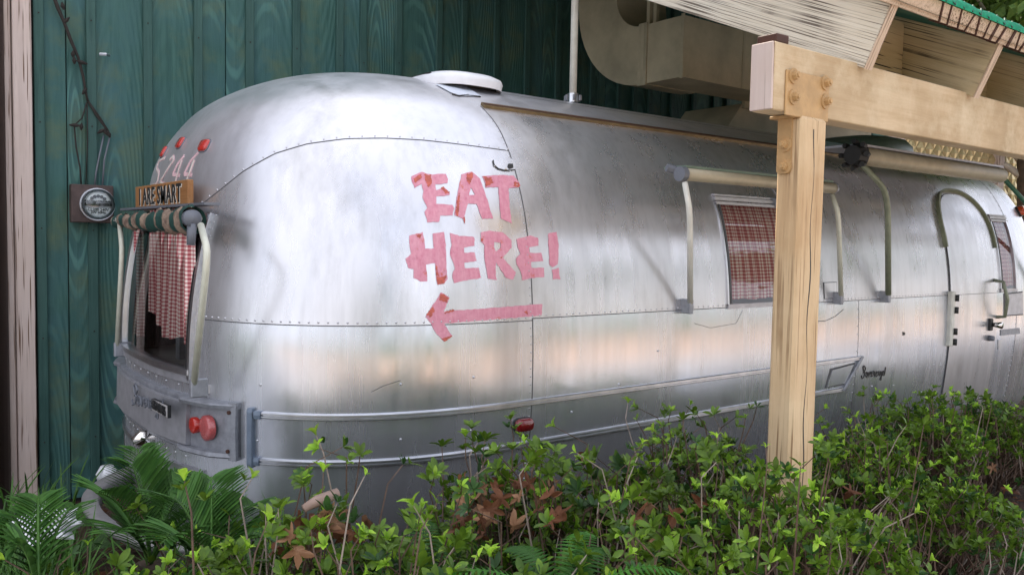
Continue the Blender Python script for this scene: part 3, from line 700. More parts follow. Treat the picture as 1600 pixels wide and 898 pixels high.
# ---- rear lamp housing wrapping the cap
hz0, hz1 = .745, .945; pe0 = phy(hit(376, 680)[1], .84); pq = phy(YC-.60, .84)
hous = MB(); sweep(hous, [capP(u, .845) for u in np.linspace(pe0, PI-pe0, 60)], [(-.01,-.10),(.016,-.10),(.016,.10),(-.01,.10)]); housing = hous.build('lamp_housing', M_ZAMAK, trailer)
mb = MB(); sweep(mb, [capP(u, .845) for u in np.linspace(pq+.03, PI-pq-.03, 30)], [(-.01,-.085),(.034,-.085),(.038,-.08),(.034,.085),(-.01,.09)]); mb.build('housing_panel', M_ZAMAKL, housing)
for zc, sg in ((.945, 1), (.745, -1)):
    mb = MB(); us = np.linspace(pe0, PI-pe0, 70); n = len(us); vs = []
    for u in us:
        p = capP(u, zc); nn = normal(p); nn[2] = 0; nn /= np.linalg.norm(nn); uu = min(u, PI-u)
        d = .024+.030*np.interp(uu, [pe0, pe0+.10, pe0+.26, pq+.1], [0, 1, 1, 0])
        for a, b in [(-.01, -.012), (.9*d, -.010-.004*sg), (d, 0), (.9*d, .010-.004*sg), (-.01, .012)]: vs.append(p+nn*a+[0,0,b])
    mb.add(vs, [(i*5+k, i*5+(k+1)%5, (i+1)*5+(k+1)%5, (i+1)*5+k) for i in range(n-1) for k in range(5)]+[(0,1,2,3,4), tuple((n-1)*5+k for k in range(5))]); mb.build('housing_lip', M_ZAMAK, housing)
for s_ in (0, 1):
    us = np.linspace(pe0, pe0+.035, 4) if s_ == 0 else np.linspace(PI-pe0-.035, PI-pe0, 4)
    mb = MB(); sweep(mb, [capP(u, .845) for u in us], [(-.01,-.112),(.028,-.112),(.032,0),(.028,.112),(-.01,.112)]); mb.build('housing_end', M_ZAMAK, housing)
def roundlamp(p, nn, r, d, mat, parent, name='tail_lamp', ring=None):
    nn = np.array([nn[0], nn[1], 0]); nn /= np.linalg.norm(nn); mb = MB(); prof = [(1, -.02), (1, d*.4), (.8, d*.8), (.45, d), (.15, d*1.02)]
    t = np.cross([0,0,1.], nn); n = 20; vs = []
    for k, e in prof: vs += [p+r*k*(math.cos(2*PI*i/n)*t+np.array([0,0,math.sin(2*PI*i/n)]))+nn*e for i in range(n)]
    mb.add(vs, [(j*n+i, j*n+(i+1)%n, (j+1)*n+(i+1)%n, (j+1)*n+i) for j in range(4) for i in range(n)]+[tuple(4*n+i for i in range(n))]); o = mb.build(name, mat, parent, True)
    if ring:
        m2 = MB(); m2.tube([p+r*1.06*(math.cos(2*PI*i/24)*t+np.array([0,0,math.sin(2*PI*i/24)]))+nn*.012 for i in range(25)], .004, 6, False); m2.build('lamp_ring', ring, o, True)
    return o
for sgn in (1, -1):
    for du, r, d, mt in ((.205, .032, .006, M_RED), (.135, .050, .010, M_PRED)):
        u = pe0+du if sgn == 1 else PI-pe0-du
        p = capP(u, .845, .012); nl_ = _n((-1, -.12*sgn, 0)); roundlamp(p+nl_*(.012 if r > .05 else .02), nl_, r, d, mt, housing, ring=M_CHROME if r > .05 else None)
for u in (pe0+.03, PI-pe0-.03):
    for z in (.77, .92): rv2 = MB(); p = capP(u, z, .03); rv2.tube([p, p+normal(p)*.006], .008, 8); rv2.build('housing_screw', M_LASH, housing)
# rear script badge + plate on the housing panel
def hitH(px, py, off=0):
    q = PT(px, py, X=rz(.85)-.045); return q
strk = MB()
for ln in script(210, 600, 48, 34, 16):
    pts = [hitH(x, y) for x, y in ln]; strk.tube([p+[-.004,0,0] for p in pts], .0045, 5)
strk.build('script_badge', M_KNUCK, housing)
pl = [hitH(240, 622), hitH(265, 633), hitH(265, 653), hitH(240, 640)]
mb = MB(); mb.prism([p+[.006,0,0] for p in pl], (-.012,0,0)); plate = mb.build('licence_plate', M_INK, housing)
mb = MB(); cpl = sum(pl)/4; mb.prism([cpl+(p-cpl)*.93+[-.005,0,0] for p in pl], (-.003,0,0)); mb.build('plate_face', M_SHELF, plate)
def text_mesh(txt, size, extr, mat, name, parent, mtx, bold=0, spacing=1.0):
    cu = bpy.data.curves.new('txt', 'FONT'); cu.body = txt; cu.size = size; cu.extrude = extr; cu.align_x = 'CENTER'; cu.align_y = 'CENTER'; cu.offset = bold; cu.resolution_u = 3; cu.space_character = spacing
    ot = bpy.data.objects.new('txt', cu); C.objects.link(ot); dg = bpy.context.evaluated_depsgraph_get(); me = bpy.data.meshes.new_from_object(ot.evaluated_get(dg)); bpy.data.objects.remove(ot)
    me.transform(mtx); me.transform(Matrix.Translation(-Vector(parent_loc(parent)))); me.materials.clear(); me.materials.append(mat); me.name = name
    return link(bpy.data.objects.new(name, me), parent)
def frame_mtx(o, xdir, zdir):
    x = Vector(xdir).normalized(); z = Vector(zdir).normalized(); y = z.cross(x).normalized(); x = y.cross(z)
    return Matrix(((x[0],y[0],z[0],o[0]),(x[1],y[1],z[1],o[1]),(x[2],y[2],z[2],o[2]),(0,0,0,1)))
text_mesh('USA0105', .052, .001, M_INK, 'plate_text', plate, frame_mtx(cpl+[-.0115,0,0], (0,-1,0), (-1,0,0)), .0016)
# lower rear hatch, latch, rear fittings
mb = MB(); sweep(mb, [rearpt(y, .50) for y in np.linspace(YC-.60, YC+.60, 24)], [(-.004,-.02),(.006,-.02),(.006,.155),(-.004,.155)]); hatch = mb.build('rear_hatch', M_AL2, trailer)
mb = MB(); sweep(mb, [rearpt(y, .648) for y in np.linspace(YC-.625, YC+.62, 24)], [(-.004,-.012),(.014,-.012),(.014,.012),(-.004,.012)]); mb.build('hatch_frame', M_TRIM, hatch)
for y in (YC-.612, YC+.612): mb = MB(); p = rearpt(y, .56); mb.box(p[0]-.014, p[0]+.01, p[1]-.012, p[1]+.012, .43, .636); mb.build('hatch_frame', M_TRIM, hatch)
p = PT(219, 684, X=rz(.68)-.05); mb = MB(); mb.tube([p+[.06,0,.0], p+[.0,0,0], p+[-.03,.0,-.01]], [.030,.034,.016], 14); mb.build('licence_lamp', M_CHROME, trailer, True)
for px, py in ((209,604),(223,645),(213,706),(233,716)):
    q = PT(px, py+2, X=rz(.7)-.008)
# roof vent lids
def lid(cx_, cy_, rx, ry, z0, h, name, mat, parent):
    n = 40; prof = [(1.0, -.03), (1.03, .0), (1.0, h*.45), (.86, h*.85), (.5, h), (.05, h*1.04)]; vs = []; mb = MB()
    for k, e in prof:
        for i in range(n):
            a = 2*PI*i/n; c, s_ = math.cos(a), math.sin(a); vs.append((cx_+rx*k*math.copysign(abs(c)**.7, c), cy_+ry*k*math.copysign(abs(s_)**.7, s_), z0+e))
    mb.add(vs, [(j*n+i, j*n+(i+1)%n, (j+1)*n+(i+1)%n, (j+1)*n+i) for j in range(5) for i in range(n)]+[tuple(5*n+i for i in range(n))]); return mb.build(name, mat, parent, True)
vc = PT(697, 124, Y=YC-.35); v0 = PT(636, 124, Y=YC-.35); v1 = PT(757, 133, Y=YC-.35)
lid((v0[0]+v1[0])/2, YC-.38, (v1[0]-v0[0])/2*.92, .26, ZTOP-.062, .044, 'roof_vent_lid', M_WHITE, trailer)
mb = MB(); mb.box((v0[0]+v1[0])/2-.2, (v0[0]+v1[0])/2+.2, YC-.5, YC-.25, ZTOP-.12, ZTOP-.03); mb.build('roof_vent_base', M_BLACK, trailer)
a0 = PT(1296, 225, Y=YC-.3); a1 = PT(1400, 240, Y=YC-.3)
M_ACG = simple('green_grey_cover', (.12,.17,.13), .4, 0, .15)
acx = (a0[0]+a1[0])/2; lid(acx, YC-.3, (a1[0]-a0[0])/2*.8, .3, ZTOP-.08, PT(1340, 214, Y=YC-.3)[2]-ZTOP+.08, 'air_conditioner_cover', M_ACG, trailer)
# vent pipe standing on the roof
pp = PT(895, 155, Y=3.62); PZ = pp[2]
mb = MB(); mb.tube([(pp[0], 3.62, PZ-.02), (pp[0], 3.62, 4.4)], .021, 14); pipe = mb.build('vent_pipe', M_WPAINT, None, True); tag(pipe, 'slim cream metal pipe rising from a clamp on the trailer roof beside the big duct', 'pipe'); recenter(pipe)
mb = MB(); mb.tube([(pp[0], 3.62, PZ-.02), (pp[0], 3.62, PZ+.03)], .032, 14); c_ = mb.build('pipe_collar', M_TRIM, pipe)
mb = MB()
for k in range(6): a = k*PI/3; mb.box(pp[0]+.045*math.cos(a)-.006, pp[0]+.045*math.cos(a)+.006, 3.62+.045*math.sin(a)-.006, 3.62+.045*math.sin(a)+.006, PZ-.01, PZ+.02)
mb.build('pipe_clamp', M_ZAMAK, pipe)

# ---- door with arched top, drip moulding, hinge, lock
DX0, DX1 = near(0,1)[0]*0+PT(1484, 460, Y=2.697)[0], PT(1556, 460, Y=2.697)[0]
dzt = 1.985; DXC = (DX0+DX1)/2; HR = (DX1-DX0)/2
def doortop(x):
    s_ = abs(x-DXC)/HR; return dzt-.30*(1-(1-min(1, s_)**2.6)**(1/2.0)) if s_ < 1 else dzt-.30
door = patch('door', np.linspace(DX0, DX1, 30), np.linspace(0, 1, 40), lambda x, t: (lambda z: near(x, z)+normal(near(x, z))*.009)(.50+(doortop(x)-.50)*t), M_AL)
outl = [(DX0, .5)]+[(DX0, z) for z in np.linspace(.6, doortop(DX0), 8)]+[(x, doortop(x)) for x in np.linspace(DX0, DX1, 30)]+[(DX1, z) for z in np.linspace(doortop(DX1), .5, 8)]
mb = MB(); ribbon(mb, [near(x, z) for x, z in outl], .012, .007); mb.build('door_gap', M_SEAM, door)
arch = [(DX0-.022, z) for z in np.linspace(1.60, doortop(DX0), 4)]+[(DXC+(x-DXC)*1.06, doortop(x)+.025) for x in np.linspace(DX0+.004, DX1-.004, 34)]+[(DX1+.022, z) for z in np.linspace(doortop(DX1), 1.60, 4)]
mb = MB(); ribbon(mb, [near(x, z) for x, z in arch], .016, .026); mb.build('drip_moulding', simple('olive_rubber_moulding', (.20,.22,.14), .5), trailer)
seam([near(x, 1.27)+[0,-.009,0] for x in np.linspace(DX0, DX1, 12)], .003, .04) if False else None
mb = MB(); ribbon(mb, [near(x, 1.27)+[0,-.0095,0] for x in np.linspace(DX0, DX1, 12)], .003, .001); mb.build('door_seam', M_SEAM, door)
zt_, zb_ = PT(1487, 455, Y=2.68)[2], PT(1487, 540, Y=2.68)[2]
mb = MB(); mb.box(DX0-.035, DX0+.02, 2.66, 2.70, zb_, zt_); hinge = mb.build('hinge_plate', M_WPAINT, door, bevel=.008)
for k in (.88, .66, .27, .08):
    zz = zb_+(zt_-zb_)*k; mb = MB(); mb.tube([(DX0+.012, 2.652, zz-.022), (DX0+.012, 2.652, zz+.022)], .014, 10); mb.build('hinge_knuckle', M_BLACK, hinge, True)
lk = PT(1549, 507, Y=2.67); mb = MB(); mb.box(lk[0]-.025, lk[0]+.025, 2.665, 2.70, lk[2]-.045, lk[2]+.045); lock = mb.build('door_lock', M_BLACK, door, bevel=.006)
mb = MB(); mb.tube([(lk[0]+.01, 2.67, lk[2]+.0), (lk[0]+.01, 2.60, lk[2])], [.014,.026], 12); mb.build('lock_knob', M_CHROME, lock, True)
mb = MB(); mb.tube([(lk[0]-.005, 2.68, lk[2]-.10), (lk[0]-.005, 2.645, lk[2]-.10)], [.022,.018], 12); mb.build('dead_bolt', M_KNUCK, door, True)
g0, g1 = PT(1561, 438, Y=2.66), PT(1563, 496, Y=2.66); mb = MB()
mb.tube([(g0[0], 2.70, g0[2]), (g0[0], 2.63, g0[2]-.01), (g0[0]+.015, 2.60, (g0[2]+g1[2])/2), (g1[0], 2.63, g1[2]+.01), (g1[0], 2.70, g1[2])], .013, 8); mb.build('grab_handle', M_ARMG, trailer, True)
# mounting bolts etc.

# ---- awnings over the windows (parts of the trailer: roll, arms, knuckles)
def arm(pts, r, mat, name='awning_arm', foot=True, parent=trailer, ft='y'):
    mb = MB(); P = [np.array(p) for p in pts]
    # rounded bend
    Q = [P[0]]
    for a, b, c in zip(P[:-2], P[1:-1], P[2:]):
        for t in np.linspace(0, 1, 5): Q.append((1-t)**2*(a*.25+b*.75)+2*t*(1-t)*b+t*t*(b*.75+c*.25))
    Q.append(P[-1]); mb.tube(Q, r, 10); o = mb.build(name, mat, parent, True)
    if foot:
        m2 = MB(); f = P[-1]; m2.box(f[0]-.014, f[0]+(.05 if ft == 'x' else .014), f[1]-.012, f[1]+(.014 if ft == 'x' else .05), f[2]-.05, f[2]+.02); m2.build('arm_foot', M_ZAMAK, o, bevel=.004)
    return o
# window awning
YA = 2.60
r0, r1 = PT(1068, 270, Y=YA), PT(1302, 296, Y=YA); zr = (r0[2]+r1[2])/2
mb = MB(); mb.tube([(r0[0], YA, zr), (r1[0], YA, zr)], .030, 16); aw = mb.build('awning_roll', simple('awning_roll_metal', (.40,.35,.25), .5, .25, .12), trailer, True)
mb = MB(); mb.box(r0[0]+.01, r1[0]-.01, YA-.006, YA+.13, zr+.030, zr+.042); mb.build('awning_cover', M_ACG, aw)
mb = MB(); mb.tube([(r0[0]-.03, YA, zr), (r0[0]+.004, YA, zr)], .035, 12); mb.tube([(r0[0]-.05, YA+.06, zr+.03), (r0[0]-.01, YA+.04, zr+.02)], .020, 8); mb.build('awning_knuckle', M_KNUCK, aw)
mb = MB(); mb.tube([(r1[0]-.004, YA, zr), (r1[0]+.012, YA, zr)], .032, 12); mb.build('awning_knuckle', M_ZAMAK, aw)
arm([PT(1070,285,Y=YA-.02), PT(1078,330,Y=YA-.05), PT(1078.5,474,Y=2.655)], .014, M_WPAINT)
arm([PT(1300,303,Y=YA), PT(1310,335,Y=YA-.04), PT(1314,462,Y=2.655)], .014, M_ARM)
mb = MB(); q = near(4.0, 1.84); 
# patio awning beyond
YB = 2.64
r0, r1 = PT(1340, 243, Y=YB), PT(1563, 273, Y=YB); r1z = r0[2]
mb = MB(); mb.tube([(r0[0], YB, r0[2]), (r1[0], YB, r0[2])], .053, 18); aw2 = mb.build('awning_roll', MATS['awning_roll_metal'], trailer, True)
mb = MB(); mb.box(r0[0], r1[0], YB-.02, YB+.30, r0[2]+.055, r0[2]+.068); mb.build('awning_cover', M_ZAMAKL, aw2)
mb = MB(); mb.tube([(r0[0]-.06, YB, r0[2]), (r0[0]+.004, YB, r0[2])], [.055,.075], 10)
for k in range(8):
    a = k*PI/4; mb.tube([(r0[0]-.01, YB+.07*math.cos(a), r0[2]+.07*math.sin(a)), (r0[0]-.05, YB+.08*math.cos(a), r0[2]+.08*math.sin(a))], .016, 6)
mb.build('awning_knuckle', M_BLACK, aw2)
arm([PT(1342,252,Y=YB-.02), PT(1387,300,Y=YB-.06), PT(1388,460,Y=2.655)], .018, M_ARMG)
e0 = np.array([r1[0]+.02, YB, r0[2]]); q1 = PT(1600, 318, Y=YB-.04)
M_GRN = simple('green_arm_paint', (.03,.13,.08), .4)
mb = MB(); mb.tube([e0, e0+[.45,-.02,-.20], e0+[.80,-.0,-.6], (e0[0]+.80, 2.75, 1.1)], .016, 8); mb.build('awning_arm', M_GRN, trailer, True)
# rear awning: torn striped cloth rolled on a tube
XA = .975; zA = PT(250, 343, X=XA)[2]; ya0, ya1 = PT(306, 340, X=XA)[1], PT(180, 347, X=XA)[1]
print('rear awn', zA, ya0, ya1, 'arms', PT(316,375,X=XA), PT(187,362,X=XA))
nu, nv = 90, 14; vs, uv = [], []
for i in range(nu+1):
    s_ = i/nu; y = ya0+(ya1-ya0)*s_
    for j in range(nv+1):
        t = j/nv; a = PI*.55+t*2*PI*.97; tp_ = 1-.48*s_; rr = tp_*(.038+.006*math.sin(s_*58+3*t)+.006*math.sin(s_*23+7*t)+.004*math.sin(s_*131+11*t))+.018*max(0, math.sin(a+PI/2+.5))*0
        sag = .035*(abs(math.sin(s_*PI*4.5))) if 1.0 < t*2 < 2.0 else .012
        vs.append((XA+rr*math.cos(a), y+.012*math.sin(9*t+s_*9), zA+rr*math.sin(a)*1.15-(sag*tp_ if math.sin(a) < -.2 else 0))); uv.append((s_*7.5+.12*t, t))
mb = MB(); mb.add(vs, [(i*(nv+1)+j, i*(nv+1)+j+1, (i+1)*(nv+1)+j+1, (i+1)*(nv+1)+j) for i in range(nu) for j in range(nv)])
rawn = mb.build('rolled_awning_cloth', M_STRIPE, trailer, True); ul = rawn.data.uv_layers.new(name='UVMap')
for lp in rawn.data.loops: ul.data[lp.index].uv = uv[lp.vertex_index]
mb = MB(); mb.tube([(XA, ya0-.02, zA), (XA, ya1+.02, zA)], .018, 10); mb.build('awning_tube', M_WPAINT, rawn, True)
mb = MB(); mb.tube([(XA-.02, ya0-.035, zA+.0), (XA-.02, ya0+.006, zA)], .032, 16); mb.tube([(XA-.02, ya0-.02, zA-.02), (XA-.025, ya0-.02, zA-.10)], [.018,.015], 10); mb.build('awning_knuckle', M_KNUCK, rawn, True)
mb = MB(); mb.box(1.0, 1.06, ya0-.02, ya1+.01, zA+.052, zA+.062); mb.build('awning_rail', M_KNUCK, rawn)
arm([PT(314,352,X=XA-.02), PT(325,395,X=XA-.05), PT(303,600,X=.95)], .0125, M_ARM, ft='x')
arm([PT(187,350,X=XA-.01), PT(191,392,X=XA-.03), PT(183,541,X=.95)], .0115, M_ARM, ft='x')
# I ARE SMART plank above the awning
sg0, sg1 = hit(216, 314), hit(294, 307)
yc_ = (PT(214,315,X=1.03)[1]+PT(296,306,X=1.03)[1])/2; wv = abs(PT(214,315,X=1.03)[1]-PT(296,306,X=1.03)[1])
zs_ = PT(255, 306, X=1.03)[2]; ang = .35
sign = thing('plank_sign', 'small orange-brown plank reading I ARE SMART above the rear window awning', 'sign', (1.035, yc_, zs_))
mb = MB(); mb.box(1.035-.012, 1.035+.012, yc_-wv/2, yc_+wv/2, zs_-.055, zs_+.055); pk = mb.build('plank', M_SIGNW, sign, bevel=.003)
fm = frame_mtx((1.035-.0135, yc_, zs_), (0,-1,0), (-1,0,0)); fm2 = frame_mtx((1.035-.0128, yc_-.004, zs_-.004), (0,-1,0), (-1,0,0))
text_mesh('I ARE SMART', .110, .003, M_INK, 'lettering', pk, fm, .0012, 1.08); text_mesh('I ARE SMART', .110, .001, M_INKW, 'lettering_edge', pk, fm2, .0022, 1.08)['kind'] = 'stuff'
mb = MB(); 
for y in (yc_-wv*.3, yc_+wv*.3): mb.box(1.045, 1.14, y-.01, y+.01, zs_-.05, zs_-.03)
mb.build('sign_bracket', M_ZAMAK, sign)
# ---- chassis, bumper, wheels
mb = MB(); mb.box(1.3, 7.2, YC-.9, YC+.9, .36, .46); mb.build('chassis', M_BLACK, trailer)
for x in (4.5, 5.3):
    for y in (YC-1.12, YC+.90):
        mb = MB(); n = 28; prof = [(.20,0),(.33,0),(.35,.03),(.35,.19),(.33,.22),(.20,.22)]; vs = [(x+r*math.cos(2*PI*i/n), y+d, .35+r*math.sin(2*PI*i/n)) for r, d in prof for i in range(n)]
        mb.add(vs, [(j*n+i, j*n+(i+1)%n, (j+1)*n+(i+1)%n, (j+1)*n+i) for j in range(5) for i in range(n)]); wh = mb.build('wheel', M_BLACK, trailer, True)
        mb = MB(); mb.tube([(x, y+.05, .35), (x, y+.17, .35)], .2, 20); mb.build('rim', M_TRIM, wh)
bx = [PT(164, 758, Z=.44), PT(140, 770, Z=.44), PT(131, 788, Z=.44), PT(140, 806, Z=.44), PT(170, 835, Z=.44)]
bc = [(1.05, YC+.40, .44), (.93, YC+.28, .44), (.80, YC+.14, .44), (.72, YC-.05, .44), (.70, YC-.3, .44), (.74, YC-.6, .44), (.86, YC-.85, .44), (1.05, YC-.95, .44)]
cs = []
for i in range(len(bc)-1):
    for t in np.linspace(0, 1, 6)[:-1]: cs.append(np.array(bc[i])*(1-t)+np.array(bc[i+1])*t)
cs = np.array(cs)
for _ in range(6): cs[1:-1] = (cs[:-2]+cs[1:-1]*2+cs[2:])/4
mb = MB(); n = len(cs); vs = []
for i, p in enumerate(cs):
    t = cs[min(i+1, n-1)]-cs[max(i-1, 0)]; t /= np.linalg.norm(t); nn = np.array([t[1], -t[0], 0])
    if nn[0] > 0 and abs(p[1]-YC) < .8: nn = -nn
    for a, b in ((-.03,.02),(.03,.02),(.036,.01),(.036,-.05),(.03,-.05),(.028,.0),(-.03,.0)): vs.append(p-nn*a*(-1 if False else 1)+[0,0,b])
mb.add(vs, [(i*7+k, i*7+(k+1)%7, (i+1)*7+(k+1)%7, (i+1)*7+k) for i in range(n-1) for k in range(7)]); mb.build('bumper', simple('grey_bumper_paint', (.26,.25,.25), .55, .2, .2), trailer, True)
q = PT(167, 738, X=.92); mb = MB(); mb.tube([q+[0,-.02,-.045], q+[0,0,0], q+[0,.0,.035]], [.045,.052,.03], 12); mb.build('hose_cap', M_WHITE, trailer, True)

# ------------------------------------------------------------------ wall behind
YW = 5.40
wall = thing('board_wall', 'tall wall of vertical green-stained boards and battens behind the trailer', 'wall', (5, YW, 0))
def add_box(name, x0, x1, y0, y1, z0, z1, mat, parent, bev=0):
    mb = MB(); mb.box(x0, x1, y0, y1, z0, z1); o = mb.build(name, mat, parent, bevel=bev); recenter(o); return o
bats = [PT(px, 100, Y=YW)[0] for px in (52, 134, 223, 302, 383, 456, 524, 561, 616, 680, 719)]
XEND = PT(1388, 230, Y=YW)[0]
x = bats[-1]+.31
while x < XEND-.1: bats.append(x); x += random.choice((.31, .31, .33, .20))
bats.append(XEND)
bw = .052
for i, bx_ in enumerate(bats[:-1]):
    add_box('batten', bx_, bx_+bw, YW-.022, YW+.002, 0.02, 5.9, M_BATTEN, wall, .003)
    nx = bats[i+1]
    if nx-bx_ > .25 and i % 3 == 0:
        m_ = bx_+(nx-bx_)*.62
        add_box('board', bx_+.01, m_-.003, YW+.003+random.uniform(0, .004), YW+.026, 0.02, 5.9, M_WALL, wall, .002); add_box('board', m_+.003, nx+.03, YW+.003+random.uniform(0, .004), YW+.026, .02, 5.9, M_WALL, wall, .002)
    else: add_box('board', bx_+.01, nx+.03, YW+.003+random.uniform(0, .006), YW+.026, .02, 5.9, M_WALL, wall, .002)
nl = MB(); R3 = random.Random(4)
for i, bx_ in enumerate(bats[:-1]):
    for zz_ in np.arange(.4, 5.4, .61):
        for xx_ in (bx_+bw/2, ): 
            z_ = zz_+R3.uniform(-.03, .03); nl.tube([(xx_, YW-.0225, z_), (xx_, YW-.0255, z_)], .0045, 6)
nl.build('nail_heads', M_VINE, wall, stuff=True)
mb = MB(); mb.box(.70, XEND, YW+.027, YW+.15, 0, 5.9); mb.build('wall_core', M_DARKIN, wall)
add_box('corner_trim', PT(22, 300, Y=YW-.03)[0], PT(52, 300, Y=YW-.03)[0], YW-.045, YW+.06, -.02, 5.9, M_WTRIM, wall, .004)
add_box('corner_trim', PT(9, 300, Y=YW-.02)[0], PT(22, 300, Y=YW-.03)[0]-.004, YW-.025, YW+.10, -.02, 5.9, M_WTRIM, wall, .004)
add_box('foundation', .68, XEND, YW+.03, YW+.2, -.2, .018, M_DARKIN, wall)
xc0 = PT(2, 700, Y=YW-.02)[0]-.10
mb = MB(); mb.tube([(xc0, YW-.02, -.05), (xc0, YW-.02, 5.9)], .145, 24); col = mb.build('column', M_BROWNC, None, True); tag(col, 'dark brown round column at the far left beside the white corner trim', 'column'); recenter(col)
mb = MB(); mb.box(-9, xc0+.12, YW+.12, YW+.3, -.1, 5.9); o = mb.build('unseen_shade_wall', M_BROWNC); tag(o, 'added unseen dark brown wall left of the round column, shading the trailer', 'wall')  # wall out of view, added to keep the sun off the trailer
mb = MB(); mb.tube([(xc0, YW-.02, -.04), (xc0, YW-.02, .045)], .18, 24); mb.build('column_base', M_SHELF, col)
# second stretch of building: quilted metal beyond the white post
quilt = thing('quilted_wall', 'champagne quilted metal wall panels between white posts beyond the front of the trailer', 'wall', (12, YW, 0))
s_ = .235; x0q = XEND+.22; nd = 22; nz2 = 16; zb = 1.0
def dia(cx_, cz_, mb):
    h = s_/2; r = .93; mb.add([(cx_-h*r, YW, cz_), (cx_, YW, cz_-h*r), (cx_+h*r, YW, cz_), (cx_, YW, cz_+h*r), (cx_, YW-.045, cz_), (cx_-h*.5*r, YW-.034, cz_-h*.5*r*.0), (cx_+h*.5*r, YW-.034, cz_)], [(0,1,5),(1,4,5),(1,6,4),(1,2,6),(2,3,6),(3,4,6),(3,5,4),(3,0,5)])
mq = MB(); dia(0, 0, mq); base = None; cnt = 0
for i in range(26):
    for j in range(20):
        cx_ = x0q+i*s_/1+(j % 2)*s_/2; cz_ = 1.35+j*s_/2
        if cx_ > 15.6: continue
        pxv = MW.T@(np.array([cx_, YW, cz_])-CAM); u_, v_ = CX+F*pxv[0]/pxv[2], CY-F*pxv[1]/pxv[2]
        if not (1395 < u_ < 1640 and 150 < v_ < 460): continue
        if base is None:
            base = mq.build('quilt_diamond', M_QUILT, quilt); o = base; base.location = (0,0,0)
            off_ = parent_loc(quilt)
            co = np.empty(len(base.data.vertices)*3); base.data.vertices.foreach_get('co', co); co = co.reshape(-1,3)+off_; co[:,1] -= YW; base.data.vertices.foreach_set('co', co.ravel())
            for p_ in base.data.polygons: p_.use_smooth = False
        else: o = bpy.data.objects.new('quilt_diamond', base.data); link(o, quilt)
        o.location = (cx_-12, 0, cz_); cnt += 1
print('diamonds', cnt)
mb = MB(); mb.box(XEND+.1, 18, YW+.012, YW+.12, -.1, 5.9); o = mb.build('backing_sheet', M_QUILT, quilt)
for xa in (XEND+.02, PT(1398, 230, Y=YW-.05)[0]-.0, PT(1557, 260, Y=YW-.05)[0]):
    w_ = PT(1400, 230, Y=YW-.05)[0]-PT(1388, 230, Y=YW-.05)[0]
    if abs(xa-(XEND+.02)) < 1e-6: add_box('corner_post', xa-.05, xa+.06, YW-.06, YW+.05, 0, 5.9, M_WTRIM, quilt, .004)
    else: add_box('white_post', xa-.0, xa+.18, YW-.09, YW+.01, 0, 5.9, M_WTRIM, quilt, .004)

# electric meter
mxl, mxr = PT(110, 320, Y=YW-.06)[0], PT(176, 320, Y=YW-.06)[0]; mzt, mzb = PT(140, 289, Y=YW-.06)[2], PT(140, 348, Y=YW-.06)[2]
M_MBOX = simple('rusty_brown_box', (.075,.05,.045), .6, .2, .35, 14)
meter = thing('electric_meter', 'round glass electric meter on a rusty brown box on the green wall', 'electric meter', ((mxl+mxr)/2, YW, mzb))
mb = MB(); mb.box(mxl, mxr, YW-.09, YW-.022, mzb, mzt); mbx = mb.build('meter_box', M_MBOX, meter, bevel=.005)
mcx, mcz = (mxl+mxr)/2+.02, (mzt+mzb)/2-.003; rr_ = (mzt-mzb)*.43
mb = MB(); mb.tube([(mcx, YW-.088, mcz), (mcx, YW-.115, mcz)], rr_, 32); mb.build('meter_rim', M_TRIM, meter, False)
mb = MB(); n = 32; vs = [(mcx+rr_*k*math.cos(2*PI*i/n), YW-d, mcz+rr_*k*math.sin(2*PI*i/n)) for k, d in ((.94,.114),(.92,.15),(.80,.185),(.5,.20),(.05,.205)) for i in range(n)]
mb.add(vs, [(j*n+i, j*n+(i+1)%n, (j+1)*n+(i+1)%n, (j+1)*n+i) for j in range(4) for i in range(n)]+[tuple(4*n+i for i in range(n))]); mb.build('glass_dome', M_GLASS, meter, True)
mb = MB(); mb.tube([(mcx, YW-.114, mcz), (mcx, YW-.122, mcz)], rr_*.86, 32); fc_ = mb.build('dial_plate', M_ZAMAKL, meter)
def halfdisk(mb, s0, s1, r, y):
    pts = [(mcx+r*math.cos(a), y, mcz+r*math.sin(a)) for a in np.linspace(s0, s1, 18)]; mb.prism(pts, (0,-.006,0))
mb = MB(); halfdisk(mb, math.radians(15), math.radians(165), rr_*.78, YW-.123); mb.build('dial_card', M_WHITE, fc_)
mb = MB(); halfdisk(mb, math.radians(198), math.radians(342), rr_*.78, YW-.123); mb.build('dial_card', M_WHITE, fc_)
mb = MB(); mb.box(mcx-rr_*.75, mcx+rr_*.75, YW-.135, YW-.123, mcz-rr_*.1, mcz+rr_*.08); mb.build('spinning_disc', M_BLACK, fc_)
mb = MB()
for k in range(5): a = PI*(.25+.125*k); q = (mcx+rr_*.5*math.cos(a), YW-.131, mcz+rr_*.5*math.sin(a)); mb.tube([q, (q[0], q[1]-.003, q[2])], rr_*.10, 12)
mb.build('small_dials', M_INK, fc_, stuff=True)
for tx, zz, sz in (('CL200 240V', -.33, .022), ('KILOWATTHOURS', .18, .017), ('3W 60Hz', -.5, .02)): text_mesh(tx, sz, .0006, M_INK, 'dial_print', fc_, frame_mtx((mcx, YW-.131, mcz+rr_*zz), (1,0,0), (0,-1,0)), .0004)
